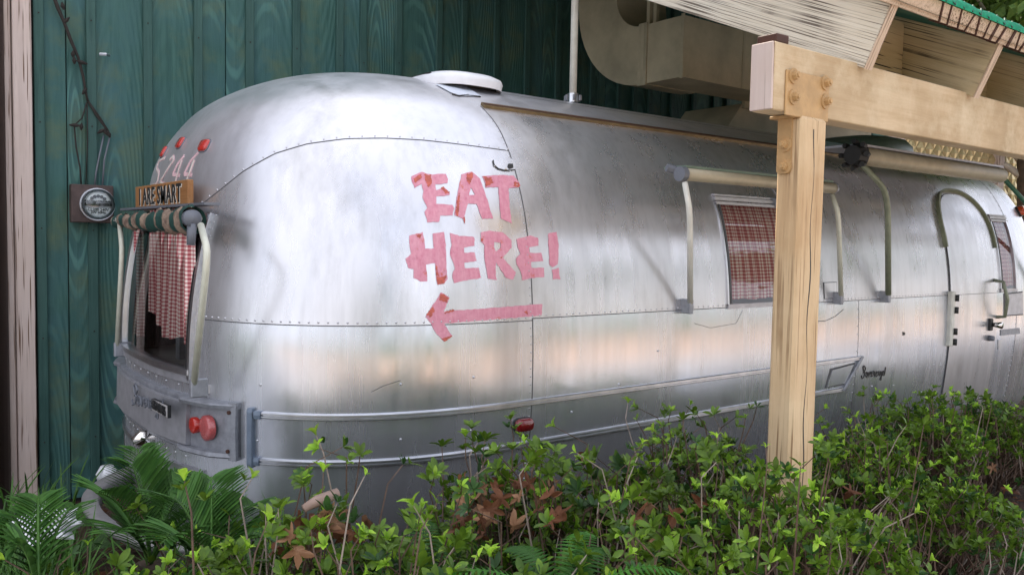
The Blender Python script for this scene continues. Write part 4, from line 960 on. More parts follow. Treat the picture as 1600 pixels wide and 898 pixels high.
# cables and dead vine on the wall above the meter
def wl(px, py, d=.035): return PT(px, py, Y=YW-d)
vine = MB(); main = [wl(x, y) for x, y in ((82,-10),(90,12),(100,35),(110,62),(122,90),(130,120),(134,145),(137,158))]
vine.tube(main, [.010,.011,.009,.010,.008,.008,.007,.006], 7)
vo = vine.build('dead_vine', M_VINE, None, True); tag(vo, 'dark dead vine stem hanging down the green wall above the electric meter', 'vine'); recenter(vo)
for pts, r in (([(136,155),(150,180),(165,200),(172,212)], .008), ([(137,157),(155,182),(170,206)], .006), ([(136,160),(128,185),(116,196),(119,230),(125,262),(127,290)], .006), ([(136,160),(137,220),(134,292)], .004)):
    mb = MB(); mb.tube([wl(*p, .03) for p in pts], r*.75, 6); mb.build('vine_shoot', M_VINE, vo, True)
for px, py in ((104,32),(98,10),(114,85),(128,98),(116,95),(132,143),(117,196),(127,198),(158,205),(170,210),(165,207)):
    mb = MB(); q = wl(px, py, .04); a = random.uniform(0, PI); mb.tube([q-[.03*math.cos(a),0,.02*math.sin(a)], q, q+[.03*math.cos(a),-.01,.02*math.sin(a)]], [.004,.013,.003], 6); mb.build('vine_bud', M_VINE, vo)
for pts, lb in (([(162,212),(155,245),(150,270),(148,290)], 'thin grey cable running down the green wall into the left of the meter box'), ([(172,212),(163,250),(160,292)], 'black cable running down the green wall into the right of the meter box')):
    mb = MB(); mb.tube([wl(*p, .025) for p in pts], .005, 6); o = mb.build('cable', M_KNUCK, None, True); tag(o, lb, 'cable'); recenter(o)
mb = MB(); q = wl(156, 85, .03); mb.tube([q, q+[.03,-.02,.0], q+[.05,0,.0]], .009, 6); o = mb.build('wall_hook', M_TRIM, None); tag(o, 'small metal hook screwed to the green wall right of the vine', 'hook'); recenter(o)

# ------------------------------------------------------------------ duct
XD = PT(904, 40, Y=5.05)[0]
# near vertical corner edge at px 1065
def onX(px, py): return PT(px, py, X=XD)
cn = onX(1066, 120); ctp = onX(1067, 24); YN = cn[1]; ZB, ZTp = cn[2], ctp[2]
print('duct', XD, YN, ZB, ZTp)
duct = thing('air_duct', 'big square cream air duct with a curved elbow hanging over the trailer roof', 'duct', (XD, YN, ZB))
Hh = ZTp-ZB
yO = 5.05; yI = yO-Hh*1.05      # vertical run between yI and yO
rO = min(yO-onX(1000,128)[1], 1.0); rO = max(rO, Hh+.12)
cyz = (yO-rO, ZB+rO)
DW = .55
outer = [(cyz[0]+rO*math.cos(a), cyz[1]+rO*math.sin(a)) for a in np.linspace(-PI/2, 0, 14)]; ri = rO-Hh
inner = [(cyz[0]+ri*math.cos(a), cyz[1]+ri*math.sin(a)) for a in np.linspace(0, -PI/2, 14)]
prof = outer+[(yO, 5.0), (yO-Hh, 5.0)]+inner
mb = MB(); mb.prism([(XD, y, z) for y, z in prof], (DW,0,0)); mb.build('duct_elbow', M_DUCT, duct)
ys_ = onX(1012, 80)[1]
mb = MB(); mb.box(XD-.004, XD+DW, YN+.35, cyz[0], ZB-.004, ZTp+.004); mb.build('duct_straight', M_DUCT, duct)
XDE = PT(1206, 150, Y=YN)[0]+.6
mb = MB(); mb.prism([(XD, YN+.35, ZB), (XD, YN, ZB), (XD, YN, ZTp), (XD, YN+.35, ZTp)], (XDE-XD,0,0)); 
o = mb.build('duct_box', M_DUCT, duct)
for y in (YN+.35, (YN+.35+cyz[0])/2+.0, cyz[0]):
    mb = MB(); mb.box(XD-.014, XD-.005, y-.014, y+.014, ZB-.012, ZTp+.012); mb.build('duct_flange', M_DUCT, duct)
mb = MB(); mb.box(XD-.012, XD-.001, YN-.012, YN+.014, ZB-.01, ZTp+.01); mb.build('duct_flange', M_DUCT, duct)
mb = MB(); mb.box(PT(1160,90,Y=YN)[0], PT(1160,90,Y=YN)[0]+.02, YN-.008, YN-.001, ZB, ZTp); mb.build('duct_flange', M_DUCT, duct)
for y in (YN+.42, cyz[0]-.05): mb = MB(); mb.box(XD+.1, XD+.13, y, y+.03, ZTp, 3.62+(y-3.8)*.0+.3); mb.build('duct_hanger', M_DUCT, duct)
# hood over the trailer roof
hd = thing('roof_hood', 'brownish tapered sheet-metal hood sitting on the trailer roof under the air duct', 'hood', (8.0, 4.3, ZTOP-.1))
hx = PT(1130, 198, Y=4.3)[0]; hx2 = PT(1160, 160, Y=4.3)[0]; hzt = PT(1160, 162, Y=4.3)[2]; hzb = PT(1160, 205, Y=4.3)[2]-.2
mb = MB(); mb.prism([(hx, 4.3, hzb+.15), (hx2, 4.3, hzt), (hx2+2, 4.3, hzt), (hx2+2, 4.3, hzb), (hx, 4.3, hzb)], (0,.6,0)); mb.build('hood_shell', M_DUCT, hd); 
mb = MB(); mb.box(hx2-.01, hx2+2.01, 4.27, 4.298, hzt-.04, hzt+.02); mb.build('hood_rim', M_DUCT, hd)

# ------------------------------------------------------------------ timber canopy
YB0 = 1.75; BT = .089
canopy = thing('timber_canopy', 'weathered cream timber canopy of post, beam and sloping rafters before the trailer', 'canopy', (PT(1246,400,Y=YB0)[0], YB0, 0))
bx0 = PT(1212, 52, Y=YB0)[0]; zbt = PT(1235, 70, Y=YB0)[2]; zbb = PT(1300, 188, Y=YB0)[2]; bx1 = 8.2
zbt = CAMZ+.405*YB0 if False else zbt
beam = add_box('beam', bx0, bx1, YB0, YB0+BT, zbb, zbt, M_BEAM, canopy, .004)
add_box('beam_end', bx0-.012, bx0-.001, YB0-.0, YB0+BT, zbb+.002, zbt-.002, M_WTRIM, canopy, .002)
pxc = PT(1246, 400, Y=YB0-.02)[0]; PY0 = YB0-.022
PW = PT(1285, 400, Y=PY0)[0]-pxc; PD = PT(1207, 400, X=pxc)[1]-PY0
print('post', pxc, PW, PD, 'beam z', zbb, zbt, bx0)
add_box('post', pxc, pxc+PW, PY0, PY0+PD, -.1, zbb-.006, M_POST, canopy, .012)
ckm = MB(); zz = np.linspace(.7, zbb-.05, 40); cxx = pxc+PW*.52
for i in range(39):
    a = cxx+.006*math.sin(i*.6)-.008*(i/39); b = cxx+.006*math.sin((i+1)*.6)-.008*((i+1)/39); w_ = .0022+.0012*math.sin(i*.35)
    ckm.add([(a-w_, PY0-.0006, zz[i]), (a+w_, PY0-.0006, zz[i]), (b+w_, PY0-.0006, zz[i+1]), (b-w_, PY0-.0006, zz[i+1])], [(0,1,2,3)])
ckm.build('post_check', M_BLACK, canopy)
# steel bracket: saddle plate on the beam, strap on the post
pl0, pl1 = PT(1228, 140, Y=YB0-.006)[0], PT(1295, 140, Y=YB0-.006)[0]; pz1, pz0 = PT(1262, 116, Y=YB0-.006)[2], zbb-.012
mb = MB(); mb.box(pl0, pl1, YB0-.008, YB0-.001, pz0, pz1); brk = mb.build('bracket_plate', M_BRACK, canopy, bevel=.0015)
mb = MB(); mb.box(pxc-.03, pl1-.001, YB0-.007, YB0+BT+.008, zbb-.013, zbb-.003); mb.build('bracket_saddle', M_BRACK, canopy, bevel=.0015)
sy0, sy1 = PT(1238, 230, X=pxc)[1], PT(1216, 230, X=pxc)[1]; sz1, sz0 = zbb-.012, PT(1227, 272, X=pxc)[2]
mb = MB(); mb.prism([(pxc-.0075, sy0, sz1), (pxc-.0075, sy1, sz1), (pxc-.0075, sy1, sz0+.01), (pxc-.0075, sy1-.01, sz0), (pxc-.0075, sy0+.01, sz0), (pxc-.0075, sy0, sz0+.01)], (.007,0,0)); strap = mb.build('bracket_strap', M_BRACK, canopy)
def bolt(c, ax, parent):
    c = np.array(c); ax = np.array(ax, float); mb = MB(); mb.tube([c, c+ax*.006], .0265, 20); mb.tube([c+ax*.006, c+ax*.022], .0155, 6); mb.tube([c+ax*.022, c+ax*.028], .008, 8); mb.build('bolt', M_BRACK, parent)
for px, py in ((1239,119),(1239,152),(1289,130),(1289,159)): bolt(PT(px, py, Y=YB0-.008), (0,-1,0), brk)
for py in (226, 260): bolt(PT(1227, py, X=pxc-.0075), (-1,0,0), strap)
# rafters
RX = [3.0, 3.91, 4.82, 5.73, 6.64, 7.55]; SL = math.tan(math.radians(23.5)); RT = .043; RD = .244
e = np.array([0, math.cos(math.radians(23.5)), math.sin(math.radians(23.5))]); pn = np.array([0, -e[2], e[1]])
zc = PT(1350, 107, X=3.0); RB = np.array([0, zc[1], zc[2]])
for i, x in enumerate(RX):
    A = RB+np.array([x, 0, 0]); Lr = 3.95
    me_ = MB(); me_.box(0, RT, 0, Lr, 0, RD); o = me_.build('rafter', M_RAFT if i == 0 else M_RAFT_SHADED, None, bevel=.003)
    o.parent = canopy; o.location = Vector(A-parent_loc(canopy)); o.rotation_euler = (math.radians(23.5), 0, 0)
    me_ = MB(); me_.box(-.001, RT+.001, -.007, -.001, -.001, RD+.001); o2 = me_.build('rafter_end', M_ENDG, None); o2.parent = o
for i in range(len(RX)-1):
    y0b = 2.05; zb0 = RB[2]+(y0b-RB[1])*SL
    add_box('blocking', RX[i]+RT+.001, RX[i+1]-.001, y0b, y0b+.04, zb0-.03, zb0+.245, M_RAFTX, canopy, .002)
add_box('packing_block', bx0+.012, bx0+.085, YB0+.004, YB0+BT-.004, zbt+.001, zbt+.030, M_LASH, canopy, .003)
# lashed pole along the rafter ends
P0 = RB+pn*(RD+.028)+e*.0
pole0 = [P0+np.array([x, .006*math.sin(x*3), .006*math.sin(x*2.2)]) for x in np.linspace(2.9, 8.0, 60)]
mb = MB(); c8 = [e*a+pn*b for a, b in ((-.018,-.034),(.018,-.034),(.018,.034),(-.018,.034))]
for x0_, x1_ in ((2.88, 5.4), (5.405, 8.0)): mb.prism([P0+np.array([x0_, 0, 0])+c for c in c8], (x1_-x0_, 0, 0))
pole = mb.build('edge_batten', M_ENDG, canopy)
for k, x in enumerate(np.arange(3.32, 7.9, .078)):
    x += random.uniform(-.012, .012); tw = random.uniform(-.018, .018)
    ring = [P0+np.array([x+tw*(b/.036), 0, 0])+e*a+pn*b for a, b in ((-.0205,-.037),(.0205,-.037),(.0205,.037),(-.0205,.037),(-.0205,-.037))]
    for q_ in range(random.choice((1, 1, 2))):
        m2 = MB(); m2.tube([p_+np.array([q_*.009, 0, 0]) for p_ in ring], .0035+.0025*random.random(), 5, False); m2.build('lashing', M_LASH, pole)
# shade cloth: roof sheet above the rafters, green band rolled over the pole
NP = lambda x, s_, h: RB+np.array([x, 0, 0])+e*s_+pn*(RD+h)
mb = MB(); nx, ny = 30, 24
vs = [NP(2.96+(8.3-2.96)*i/nx, -.03+4.15*j/ny, .012+.006*math.sin(i*1.3)*math.sin(j*1.1)) for i in range(nx+1) for j in range(ny+1)]
mb.add(vs, [(i*(ny+1)+j, i*(ny+1)+j+1, (i+1)*(ny+1)+j+1, (i+1)*(ny+1)+j) for i in range(nx) for j in range(ny)]); mb.build('shade_cloth', M_ROOFC, canopy, True)
mb = MB(); 
vs = []; nn_ = 80
for i in range(nn_+1):
    x = 2.95+5.2*i/nn_; w_ = .004*math.sin(i*1.7)
    for a in np.linspace(0, PI*.9, 6): vs.append(P0+np.array([x, 0, 0])+pn*(.036+(.028+w_)*math.sin(a))+e*((.030+w_)*-math.cos(a)*1.0))
mb.add(vs, [(i*6+j, i*6+j+1, (i+1)*6+j+1, (i+1)*6+j) for i in range(nn_) for j in range(5)]); hem = mb.build('cloth_hem', M_NET, canopy, True)
cd_ = MB(); zig = []
for k, x in enumerate(np.arange(3.0, 8, .0375)): zig.append(P0+np.array([x, 0, 0])+(pn*.066 if k % 2 else pn*.040-e*.032))
cd_.tube(zig, .003, 4, False); cd_.build('lacing_cord', M_CORD, canopy)

# ------------------------------------------------------------------ ground, with unseen paving added for the metal to reflect
def sheet(name, x0, x1, y0, y1, z, mat, n=1, amp=0):
    mb = MB(); vs = [(x0+(x1-x0)*i/n, y0+(y1-y0)*j/n, z+amp*random.uniform(-1,1)) for i in range(n+1) for j in range(n+1)]
    mb.add(vs, [(i*(n+1)+j, (i+1)*(n+1)+j, (i+1)*(n+1)+j+1, i*(n+1)+j+1) for i in range(n) for j in range(n)]); return structure(mb.build(name, mat, None, True))
sheet('ground', -150, 150, -150, 150, -.006, M_LAWN)
sheet('unseen_side_paving', -12, .1, .96, 5.3, .003, M_PAVE)  # unseen paving added to lighten reflections in the rear skin
sheet('planting_bed', .1, 16, .95, 9, .0, M_SOIL, 60, .012)
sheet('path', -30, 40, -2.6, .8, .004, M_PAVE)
sheet('unseen_peach_ground', -40, 50, -11, -2.6, .008, M_PEACH)  # unseen ground coloured peach for the warm band mirrored in the skin
k_ = MB(); k_.box(-30, 40, .8, .95, -.1, .12); k_.build('kerb', M_SHELF, None)['kind'] = 'structure'

# ---- vegetation helpers
def leaf_mesh(name, L_, W_, mat, fold=.25, curl=.15, n=4):
    vs = []; fs = []
    for i in range(n+1):
        t = i/n; w = W_*(math.sin(PI*min(1, (t**1.25)*.93+.03))**.7); y = L_*t; z = curl*L_*(t-t*t*1.6)
        vs += [(-w/2, y, z+fold*w*.5), (0, y, z), (w/2, y, z+fold*w*.5)]
    for i in range(n): fs += [(3*i, 3*i+1, 3*i+4, 3*i+3), (3*i+1, 3*i+2, 3*i+5, 3*i+4)]
    me = bpy.data.meshes.new(name); me.from_pydata(vs, [], fs); me.materials.append(mat); me.polygons.foreach_set('use_smooth', [True]*len(fs)); return me
def mesh_arr(me):
    co = np.empty(len(me.vertices)*3); me.vertices.foreach_get('co', co); return co.reshape(-1,3), [tuple(p.vertices) for p in me.polygons]
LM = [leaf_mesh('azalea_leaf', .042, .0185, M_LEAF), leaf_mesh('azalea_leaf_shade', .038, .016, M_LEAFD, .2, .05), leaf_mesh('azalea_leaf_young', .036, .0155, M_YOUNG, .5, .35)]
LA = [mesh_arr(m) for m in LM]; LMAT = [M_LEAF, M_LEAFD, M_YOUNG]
def rotm(d, up, roll=0):
    y = np.array(d, float); y /= np.linalg.norm(y); z = np.array(up, float)-y*np.dot(up, y); nz__ = np.linalg.norm(z); z = z/nz__ if nz__ > 1e-6 else np.array([1.,0,0]); x = np.cross(y, z)
    return np.array([x, y, z]).T
def project(p):
    c = MW.T@(np.array(p)-CAM); return (CX+F*c[0]/c[2], CY-F*c[1]/c[2], c[2]) if c[2] > .1 else (0, 0, -1)
def shrub(cx_, cy_, r, h, label, n_tip, seed, young=.3, group='azalea shrubs in front of the trailer'):
    R_ = random.Random(seed); t0 = thing('azalea_shrub', label, 'shrub', (cx_, cy_, 0), group)
    st = MB(); whorls = []
    for k in range(n_tip):
        a = R_.uniform(0, 2*PI); rad = r*math.sqrt(R_.random()); u = rad/r
        top = h*(1-.22*u*u)*R_.uniform(.70, 1.0) if R_.random() < .72 else h*R_.uniform(.32, .8)
        if R_.random() < .05: top = h*R_.uniform(1.0, 1.10)
        x, y = cx_+rad*math.cos(a), cy_+rad*math.sin(a)*.8
        if y > 2.56: y = 2.56-R_.random()*.25
        tip = np.array([x, y, top]); bx_ = np.array([cx_+(x-cx_)*.35, cy_+(y-cy_)*.35, .05])
        w1_, w2_ = R_.uniform(-.16,.16), R_.uniform(-.12,.12); m = bx_*.35+tip*.65+np.array([w1_, w2_, -.06]); m2 = tip+np.array([w1_*.45+R_.uniform(-.04,.04), w2_*.45, -.055+R_.uniform(-.02,.02)])
        if k % 3 == 0: st.tube([bx_, m, m2, tip], [.005,.0036,.0022,.0014], 4, False, mi=1 if R_.random() < .15 else 0)
        else: st.tube([m, m2, tip], [.0035,.0024,.0014], 3, False, mi=1 if R_.random() < .2 else 0)
        d = tip-m2; d /= np.linalg.norm(d)
        for kk in range(R_.choice((1, 2, 3))):
            base_ = tip if kk == 0 else m2*(kk/3)+tip*(1-kk/3)+np.array([R_.uniform(-.03,.03), R_.uniform(-.03,.03), R_.uniform(-.02,.02)])
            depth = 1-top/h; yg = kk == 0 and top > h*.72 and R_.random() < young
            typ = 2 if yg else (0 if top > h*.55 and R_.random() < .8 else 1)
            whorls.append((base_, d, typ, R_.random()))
    allL = []
    for (b_, d, typ, rs) in whorls:
        nl = 4+int(rs*5) if typ != 2 else 3+int(rs*4); ax = rotm(d, (.3,.2,1)); a0 = R_.uniform(0, 6)
        for q in range(nl):
            a = a0+2.4*q; el = R_.uniform(.25, .75) if typ != 2 else R_.uniform(.7, 1.15)
            dr = ax[:,0]*math.cos(a)*math.cos(el)+ax[:,2]*math.sin(a)*math.cos(el)+ax[:,1]*math.sin(el)
            dr = dr+np.array([0,0,.15]); Rm = rotm(dr, d+np.array([0,0,.4])); sc2 = R_.uniform(.45, 1.05)*(.8+.4*rs)
            allL.append((b_+dr*.002, Rm, sc2, typ))
    vis = []
    for i, (b_, Rm, s2, typ) in enumerate(allL):
        u_, v_, dp = project(b_)
        ok = dp > 0 and -30 < u_ < 1630 and v_ < 930
        vis.append((dp-(b_[2]*.8) if ok else 99, i))
    vis.sort(); pick = {i for d_, i in vis[:300] if d_ < 90}
    V = [[], [], []]; Fc = [[], [], []]; nb = [0, 0, 0]
    for i, (b_, Rm, s2, typ) in enumerate(allL):
        if i in pick:
            o = bpy.data.objects.new('leaf', LM[typ]); C.objects.link(o); o.parent = t0
            mt = Matrix(Rm.tolist()).to_4x4(); mt = Matrix.Translation(Vector(b_-np.array([cx_, cy_, 0])))@mt@Matrix.Scale(s2, 4); o.matrix_local = mt
        else:
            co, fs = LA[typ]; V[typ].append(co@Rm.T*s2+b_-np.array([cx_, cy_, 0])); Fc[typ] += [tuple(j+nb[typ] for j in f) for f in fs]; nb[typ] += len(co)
    vv = []; ff = []; mi = []; off = 0
    for t in range(3):
        if V[t]: a = np.concatenate(V[t]); vv.append(a); ff += [tuple(j+off for j in f) for f in Fc[t]]; mi += [t]*len(Fc[t]); off += len(a)
    me = bpy.data.meshes.new('foliage'); me.from_pydata(np.concatenate(vv).tolist(), [], ff)
    for m in LMAT: me.materials.append(m)
    me.polygons.foreach_set('material_index', mi); me.polygons.foreach_set('use_smooth', [True]*len(ff)); fo = link(bpy.data.objects.new('foliage', me), t0); fo['kind'] = 'stuff'
    o = st.build('branches', [M_TWIG, M_TWIGP], t0, False, stuff=True)
    return t0
def PG(px, py, Y): return PT(px, py, Y=Y)
SH = [ # px centre, Y, radius, top px y, label
 (470, 1.95, .30, 735, 'low sparse azalea shrub under the left end of the silver rub rail', 150, .55),
 (640, 1.75, .30, 770, 'low azalea shrub under the middle of the rear cap, with a dead branch behind', 130, .5),
 (790, 2.10, .34, 700, 'azalea shrub with bright tips directly below the dark red side marker lamp', 240, .5),
 (960, 1.85, .36, 705, 'azalea shrub right of the red side lamp, full of brown fallen leaves', 260, .4),
 (1080, 2.20, .34, 655, 'dark-tipped azalea shrub with tall shoots just left of the timber post', 230, .35),
 (1200, 1.52, .30, 728, 'azalea shrub growing in front of the foot of the timber post', 230, .35),
 (1340, 1.95, .36, 680, 'bushy azalea shrub with yellow-green tips just right of the timber post', 300, .5),
 (1440, 2.25, .42, 640, 'dense azalea shrub standing under the script badge of the trailer', 330, .4),
 (1560, 2.30, .46, 640, 'dark azalea shrub in front of the trailer door at the right edge', 330, .25),
 (1480, 1.75, .40, 760, 'azalea shrub with bare curving twigs at the lower right corner', 260, .3),
 (900, 1.45, .30, 830, 'low azalea shrub at the bottom middle with glossy open whorls', 150, .3),
 (1060, 1.42, .28, 820, 'low azalea shrub at the bottom between the middle and the post', 140, .25),
 (1320, 1.50, .32, 800, 'low azalea shrub at the bottom right of the post beside a curled pale leaf', 170, .3),
 (730, 1.50, .24, 830, 'small azalea sprig at the bottom with a few open leaves', 60, .4),
 (340, 2.45, .30, 770, 'low azalea shrub below the grey tail lamp housing', 120, .45),
 (130, 2.50, .30, 830, 'small azalea shrub among palm fronds at the lower left', 90, .6),
 (265, 2.00, .26, 845, 'azalea sprigs with bright tips at the bottom left below the cycads', 80, .5),
 (40, 2.9, .30, 850, 'small azalea shrub at the very left bottom corner of the bed', 70, .4),
]
for k, (px, Y, r, ty, lb, n, yg) in enumerate(SH):
    q = PT(px, ty+(18 if px < 700 else (4 if px < 950 else (0 if px < 1150 else -12))), Y=Y+r*(.35 if px < 950 else .1)); q2 = PT(px, ty, Y=Y); shrub(q2[0], Y, r, max(.25, q[2]), lb, int(n*1.25), 100+k, yg)

# cycad with long fronds at lower left
LFM = leaf_mesh('frond_leaflet', .16, .014, M_FROND, .3, .08, 4)
def frond(parent, pts, nl, L_, seed, name='frond'):
    R_ = random.Random(seed); pts = [np.array(p) for p in pts]; Q = []
    for t in np.linspace(0, 1, 16): Q.append((1-t)**2*pts[0]+2*t*(1-t)*pts[1]+t*t*pts[2])
    mb = MB(); mb.tube(Q, list(np.linspace(.006, .002, 16)), 5, False); fr = mb.build(name, M_GRASS, parent, True); po = parent_loc(parent)
    for k in range(nl):
        t = .12+.86*k/nl; i = min(14, int(t*15)); p = Q[i]+(Q[i+1]-Q[i])*(t*15-i); d = Q[i+1]-Q[i]; d /= np.linalg.norm(d); side = np.cross(d, [0,0,1.]); side /= np.linalg.norm(side)+1e-9
        for s_ in (1, -1):
            dr = d*.55+side*s_*.85+np.array([0,0,.28]); Rm = rotm(dr, (0,0,1)); sc2 = (.35+.9*math.sin(PI*min(1, t*.85+.12)))*L_/.16*R_.uniform(.9,1.08)
            o = bpy.data.objects.new('leaflet', LFM); C.objects.link(o); o.parent = fr; o.matrix_local = Matrix.Translation(Vector(p-po))@Matrix(Rm.tolist()).to_4x4()@Matrix.Diagonal((1, sc2, 1, 1))
    return fr
def cyc(px, py, Y, lb, fr):
    b = PT(px, py, Y=Y); t0 = thing('cycad', lb, 'palm', (b[0], Y, 0), 'palm-like cycads at the lower left')
    mb = MB(); mb.tube([(b[0], Y, -.02), (b[0], Y, max(.1, b[2]))], [.07,.05], 8); mb.build('trunk', M_BARK, t0)
    for k, (x, y, dy, n, L_) in enumerate(fr):
        tip = PT(x, y, Y=Y+dy); m = (b+tip)/2+np.array([0,0,.12]); frond(t0, [b, m, tip], n, L_, k+px)
cyc(235, 880, 2.75, 'cycad with upright dark fronds in front of the trailer bumper', [(205,725,.1,26,.12),(215,700,.25,20,.10),(150,770,-.1,24,.13),(300,760,.05,26,.12),(345,800,-.2,22,.12),(170,840,-.3,18,.11),(290,850,-.4,16,.10)])
cyc(330, 900, 2.35, 'cycad with spreading fronds below the grey tail lamp housing', [(260,775,.15,24,.12),(330,745,.2,24,.11),(400,790,.1,22,.10),(250,850,-.1,20,.10),(440,850,-.1,16,.10)])
cyc(60, 930, 2.45, 'cycad at the lower left corner below the white corner trim', [(10,800,.2,18,.09),(60,775,.2,20,.08),(20,860,0,14,.08),(120,790,.2,16,.08)])
# strap leaves (lily turf) clumps: nobody could count the blades
def grass(px0, px1, Y0, Y1, n, h0, h1, lb):
    mb = MB(); R_ = random.Random(px0)
    for k in range(n//6):
        Yc = R_.uniform(Y0, Y1); c = PT(R_.uniform(px0, px1), 860, Y=Yc); c[2] = 0; hh = R_.uniform(h0, h1)
        for q in range(10):
            a = R_.uniform(0, 2*PI); ln = hh*R_.uniform(.8, 1.25); w = R_.uniform(.0035,.0075); b = c+np.array([R_.gauss(0,.03), R_.gauss(0,.03), 0])
            o1 = np.array([math.cos(a), math.sin(a), 0]); sd_ = np.array([-o1[1], o1[0], 0])*w; bend = R_.uniform(.15,.6); P_ = [b+o1*ln*bend*t**2.4+np.array([0,0,ln*(t-.38*bend*t**3)]) for t in (0,.35,.6,.8,.92,1)]
            vs = []
            for i_, p in enumerate(P_[:-1]): vs += [p-sd_*(1-.12*i_), p+sd_*(1-.12*i_)]
            mb.add(vs+[P_[-1]], [(2*i_,2*i_+1,2*i_+3,2*i_+2) for i_ in range(4)]+[(8,9,10)])
    o = mb.build('strap_leaf_grass', M_GRASS, None, True, stuff=True); tag(o, lb, 'grass'); return o
grass(330, 480, 2.35, 2.85, 420, .38, .60, 'tufts of dark strap-like grass below the tail lamp housing')
grass(-30, 110, 3.2, 4.4, 420, .28, .50, 'tufts of dark strap-like grass at the lower left corner')
grass(110, 340, 2.2, 3.0, 500, .35, .62, 'tufts of strap-like grass under the cycad fronds')
# ferns at the bottom
def fern(px, py, Y, lb, n):
    b = PT(px, py, Y=Y); t0 = thing('fern', lb, 'fern', (b[0], Y, max(0, b[2]-.1)), 'ferns along the bottom edge'); R_ = random.Random(px)
    for k in range(n):
        a = 2*PI*k/n+R_.uniform(-.3,.3); ln = R_.uniform(.18,.30); mb = MB(); Q = [b+np.array([math.cos(a)*ln*t, math.sin(a)*ln*t, .10*math.sin(PI*t*.7)]) for t in np.linspace(0, 1, 22)]
        mb.tube(Q, .0016, 3, False)
        for i in range(2, 21):
            d = Q[i]-Q[i-1]; d /= np.linalg.norm(d); s0 = np.cross(d, [0,0,1.]); s0 /= np.linalg.norm(s0); w = .055*math.sin(PI*(i/22)**.7)+.004
            for sg in (1,-1): mb.add([Q[i]-d*.005, Q[i]+d*.005, Q[i]+s0*sg*w*.6+d*.008+[0,0,-.003], Q[i]+s0*sg*w+d*.012+[0,0,-.010]], [(0,1,2),(0,2,3)])
        mb.build('frond', M_FERN, t0)
fern(1180, 975, 1.35, 'green fern at the bottom edge left of the post foot', 7); fern(880, 950, 1.4, 'green fern at the bottom edge near the middle', 8); fern(655, 915, 1.9, 'dark green fern below the brown dead leaves', 5)
fern(1595, 890, 1.6, 'green fern in the lower right corner', 7)
# dead leaves
def deadleaf(px, py, Y, sz, mat, lb, seed, lobed=True):
    R_ = random.Random(seed); b = PT(px, py, Y=Y); mb = MB(); n = 40; ring = []; mid = []
    nrm = _n(CAM-b+np.array([R_.uniform(-1,1), R_.uniform(-.6,.6), R_.uniform(-.4,1.2)])*1.3); Rm = rotm(np.array([R_.uniform(-1,1), R_.uniform(-.3,.3), R_.uniform(-1,1)]), nrm)
    cu_ = R_.uniform(5, 14)*R_.choice((1, -1)); cy_2 = R_.uniform(-12, 12); nw_ = R_.uniform(.4, .85); fo_ = R_.choice((-1,1))*R_.uniform(.3, 1.1)
    for i in range(n):
        a = 2*PI*i/n; r = (.36+.64*max(0, 1-abs(((a-PI/2)*5/(2*PI)+.5) % 1-.5)*2.1)**1.15+.05*R_.uniform(-1,1))*(1-.25*(math.sin(a) < -.3)) if lobed else (.42+.6*abs(math.sin(a))**2)
        for rr, lst in ((1, ring), (.55, mid)):
            x, y = sz*r*rr*math.cos(a)*nw_, sz*r*rr*math.sin(a); z = cu_*x*x+cy_2*y*y+fo_*abs(x)+.22*sz*math.sin(3*a+seed)*rr*rr; lst.append(b+Rm@np.array([x, y, z]))
    mb.add([b]+mid+ring, [(0, 1+i, 1+(i+1)%n) for i in range(n)]+[(1+i, 1+n+i, 1+n+(i+1)%n, 1+(i+1)%n) for i in range(n)])
    o = mb.build('dead_leaf', mat, None, True); recenter(o); tag(o, lb, 'leaf', 'fallen brown leaves caught in the shrubs'); return o
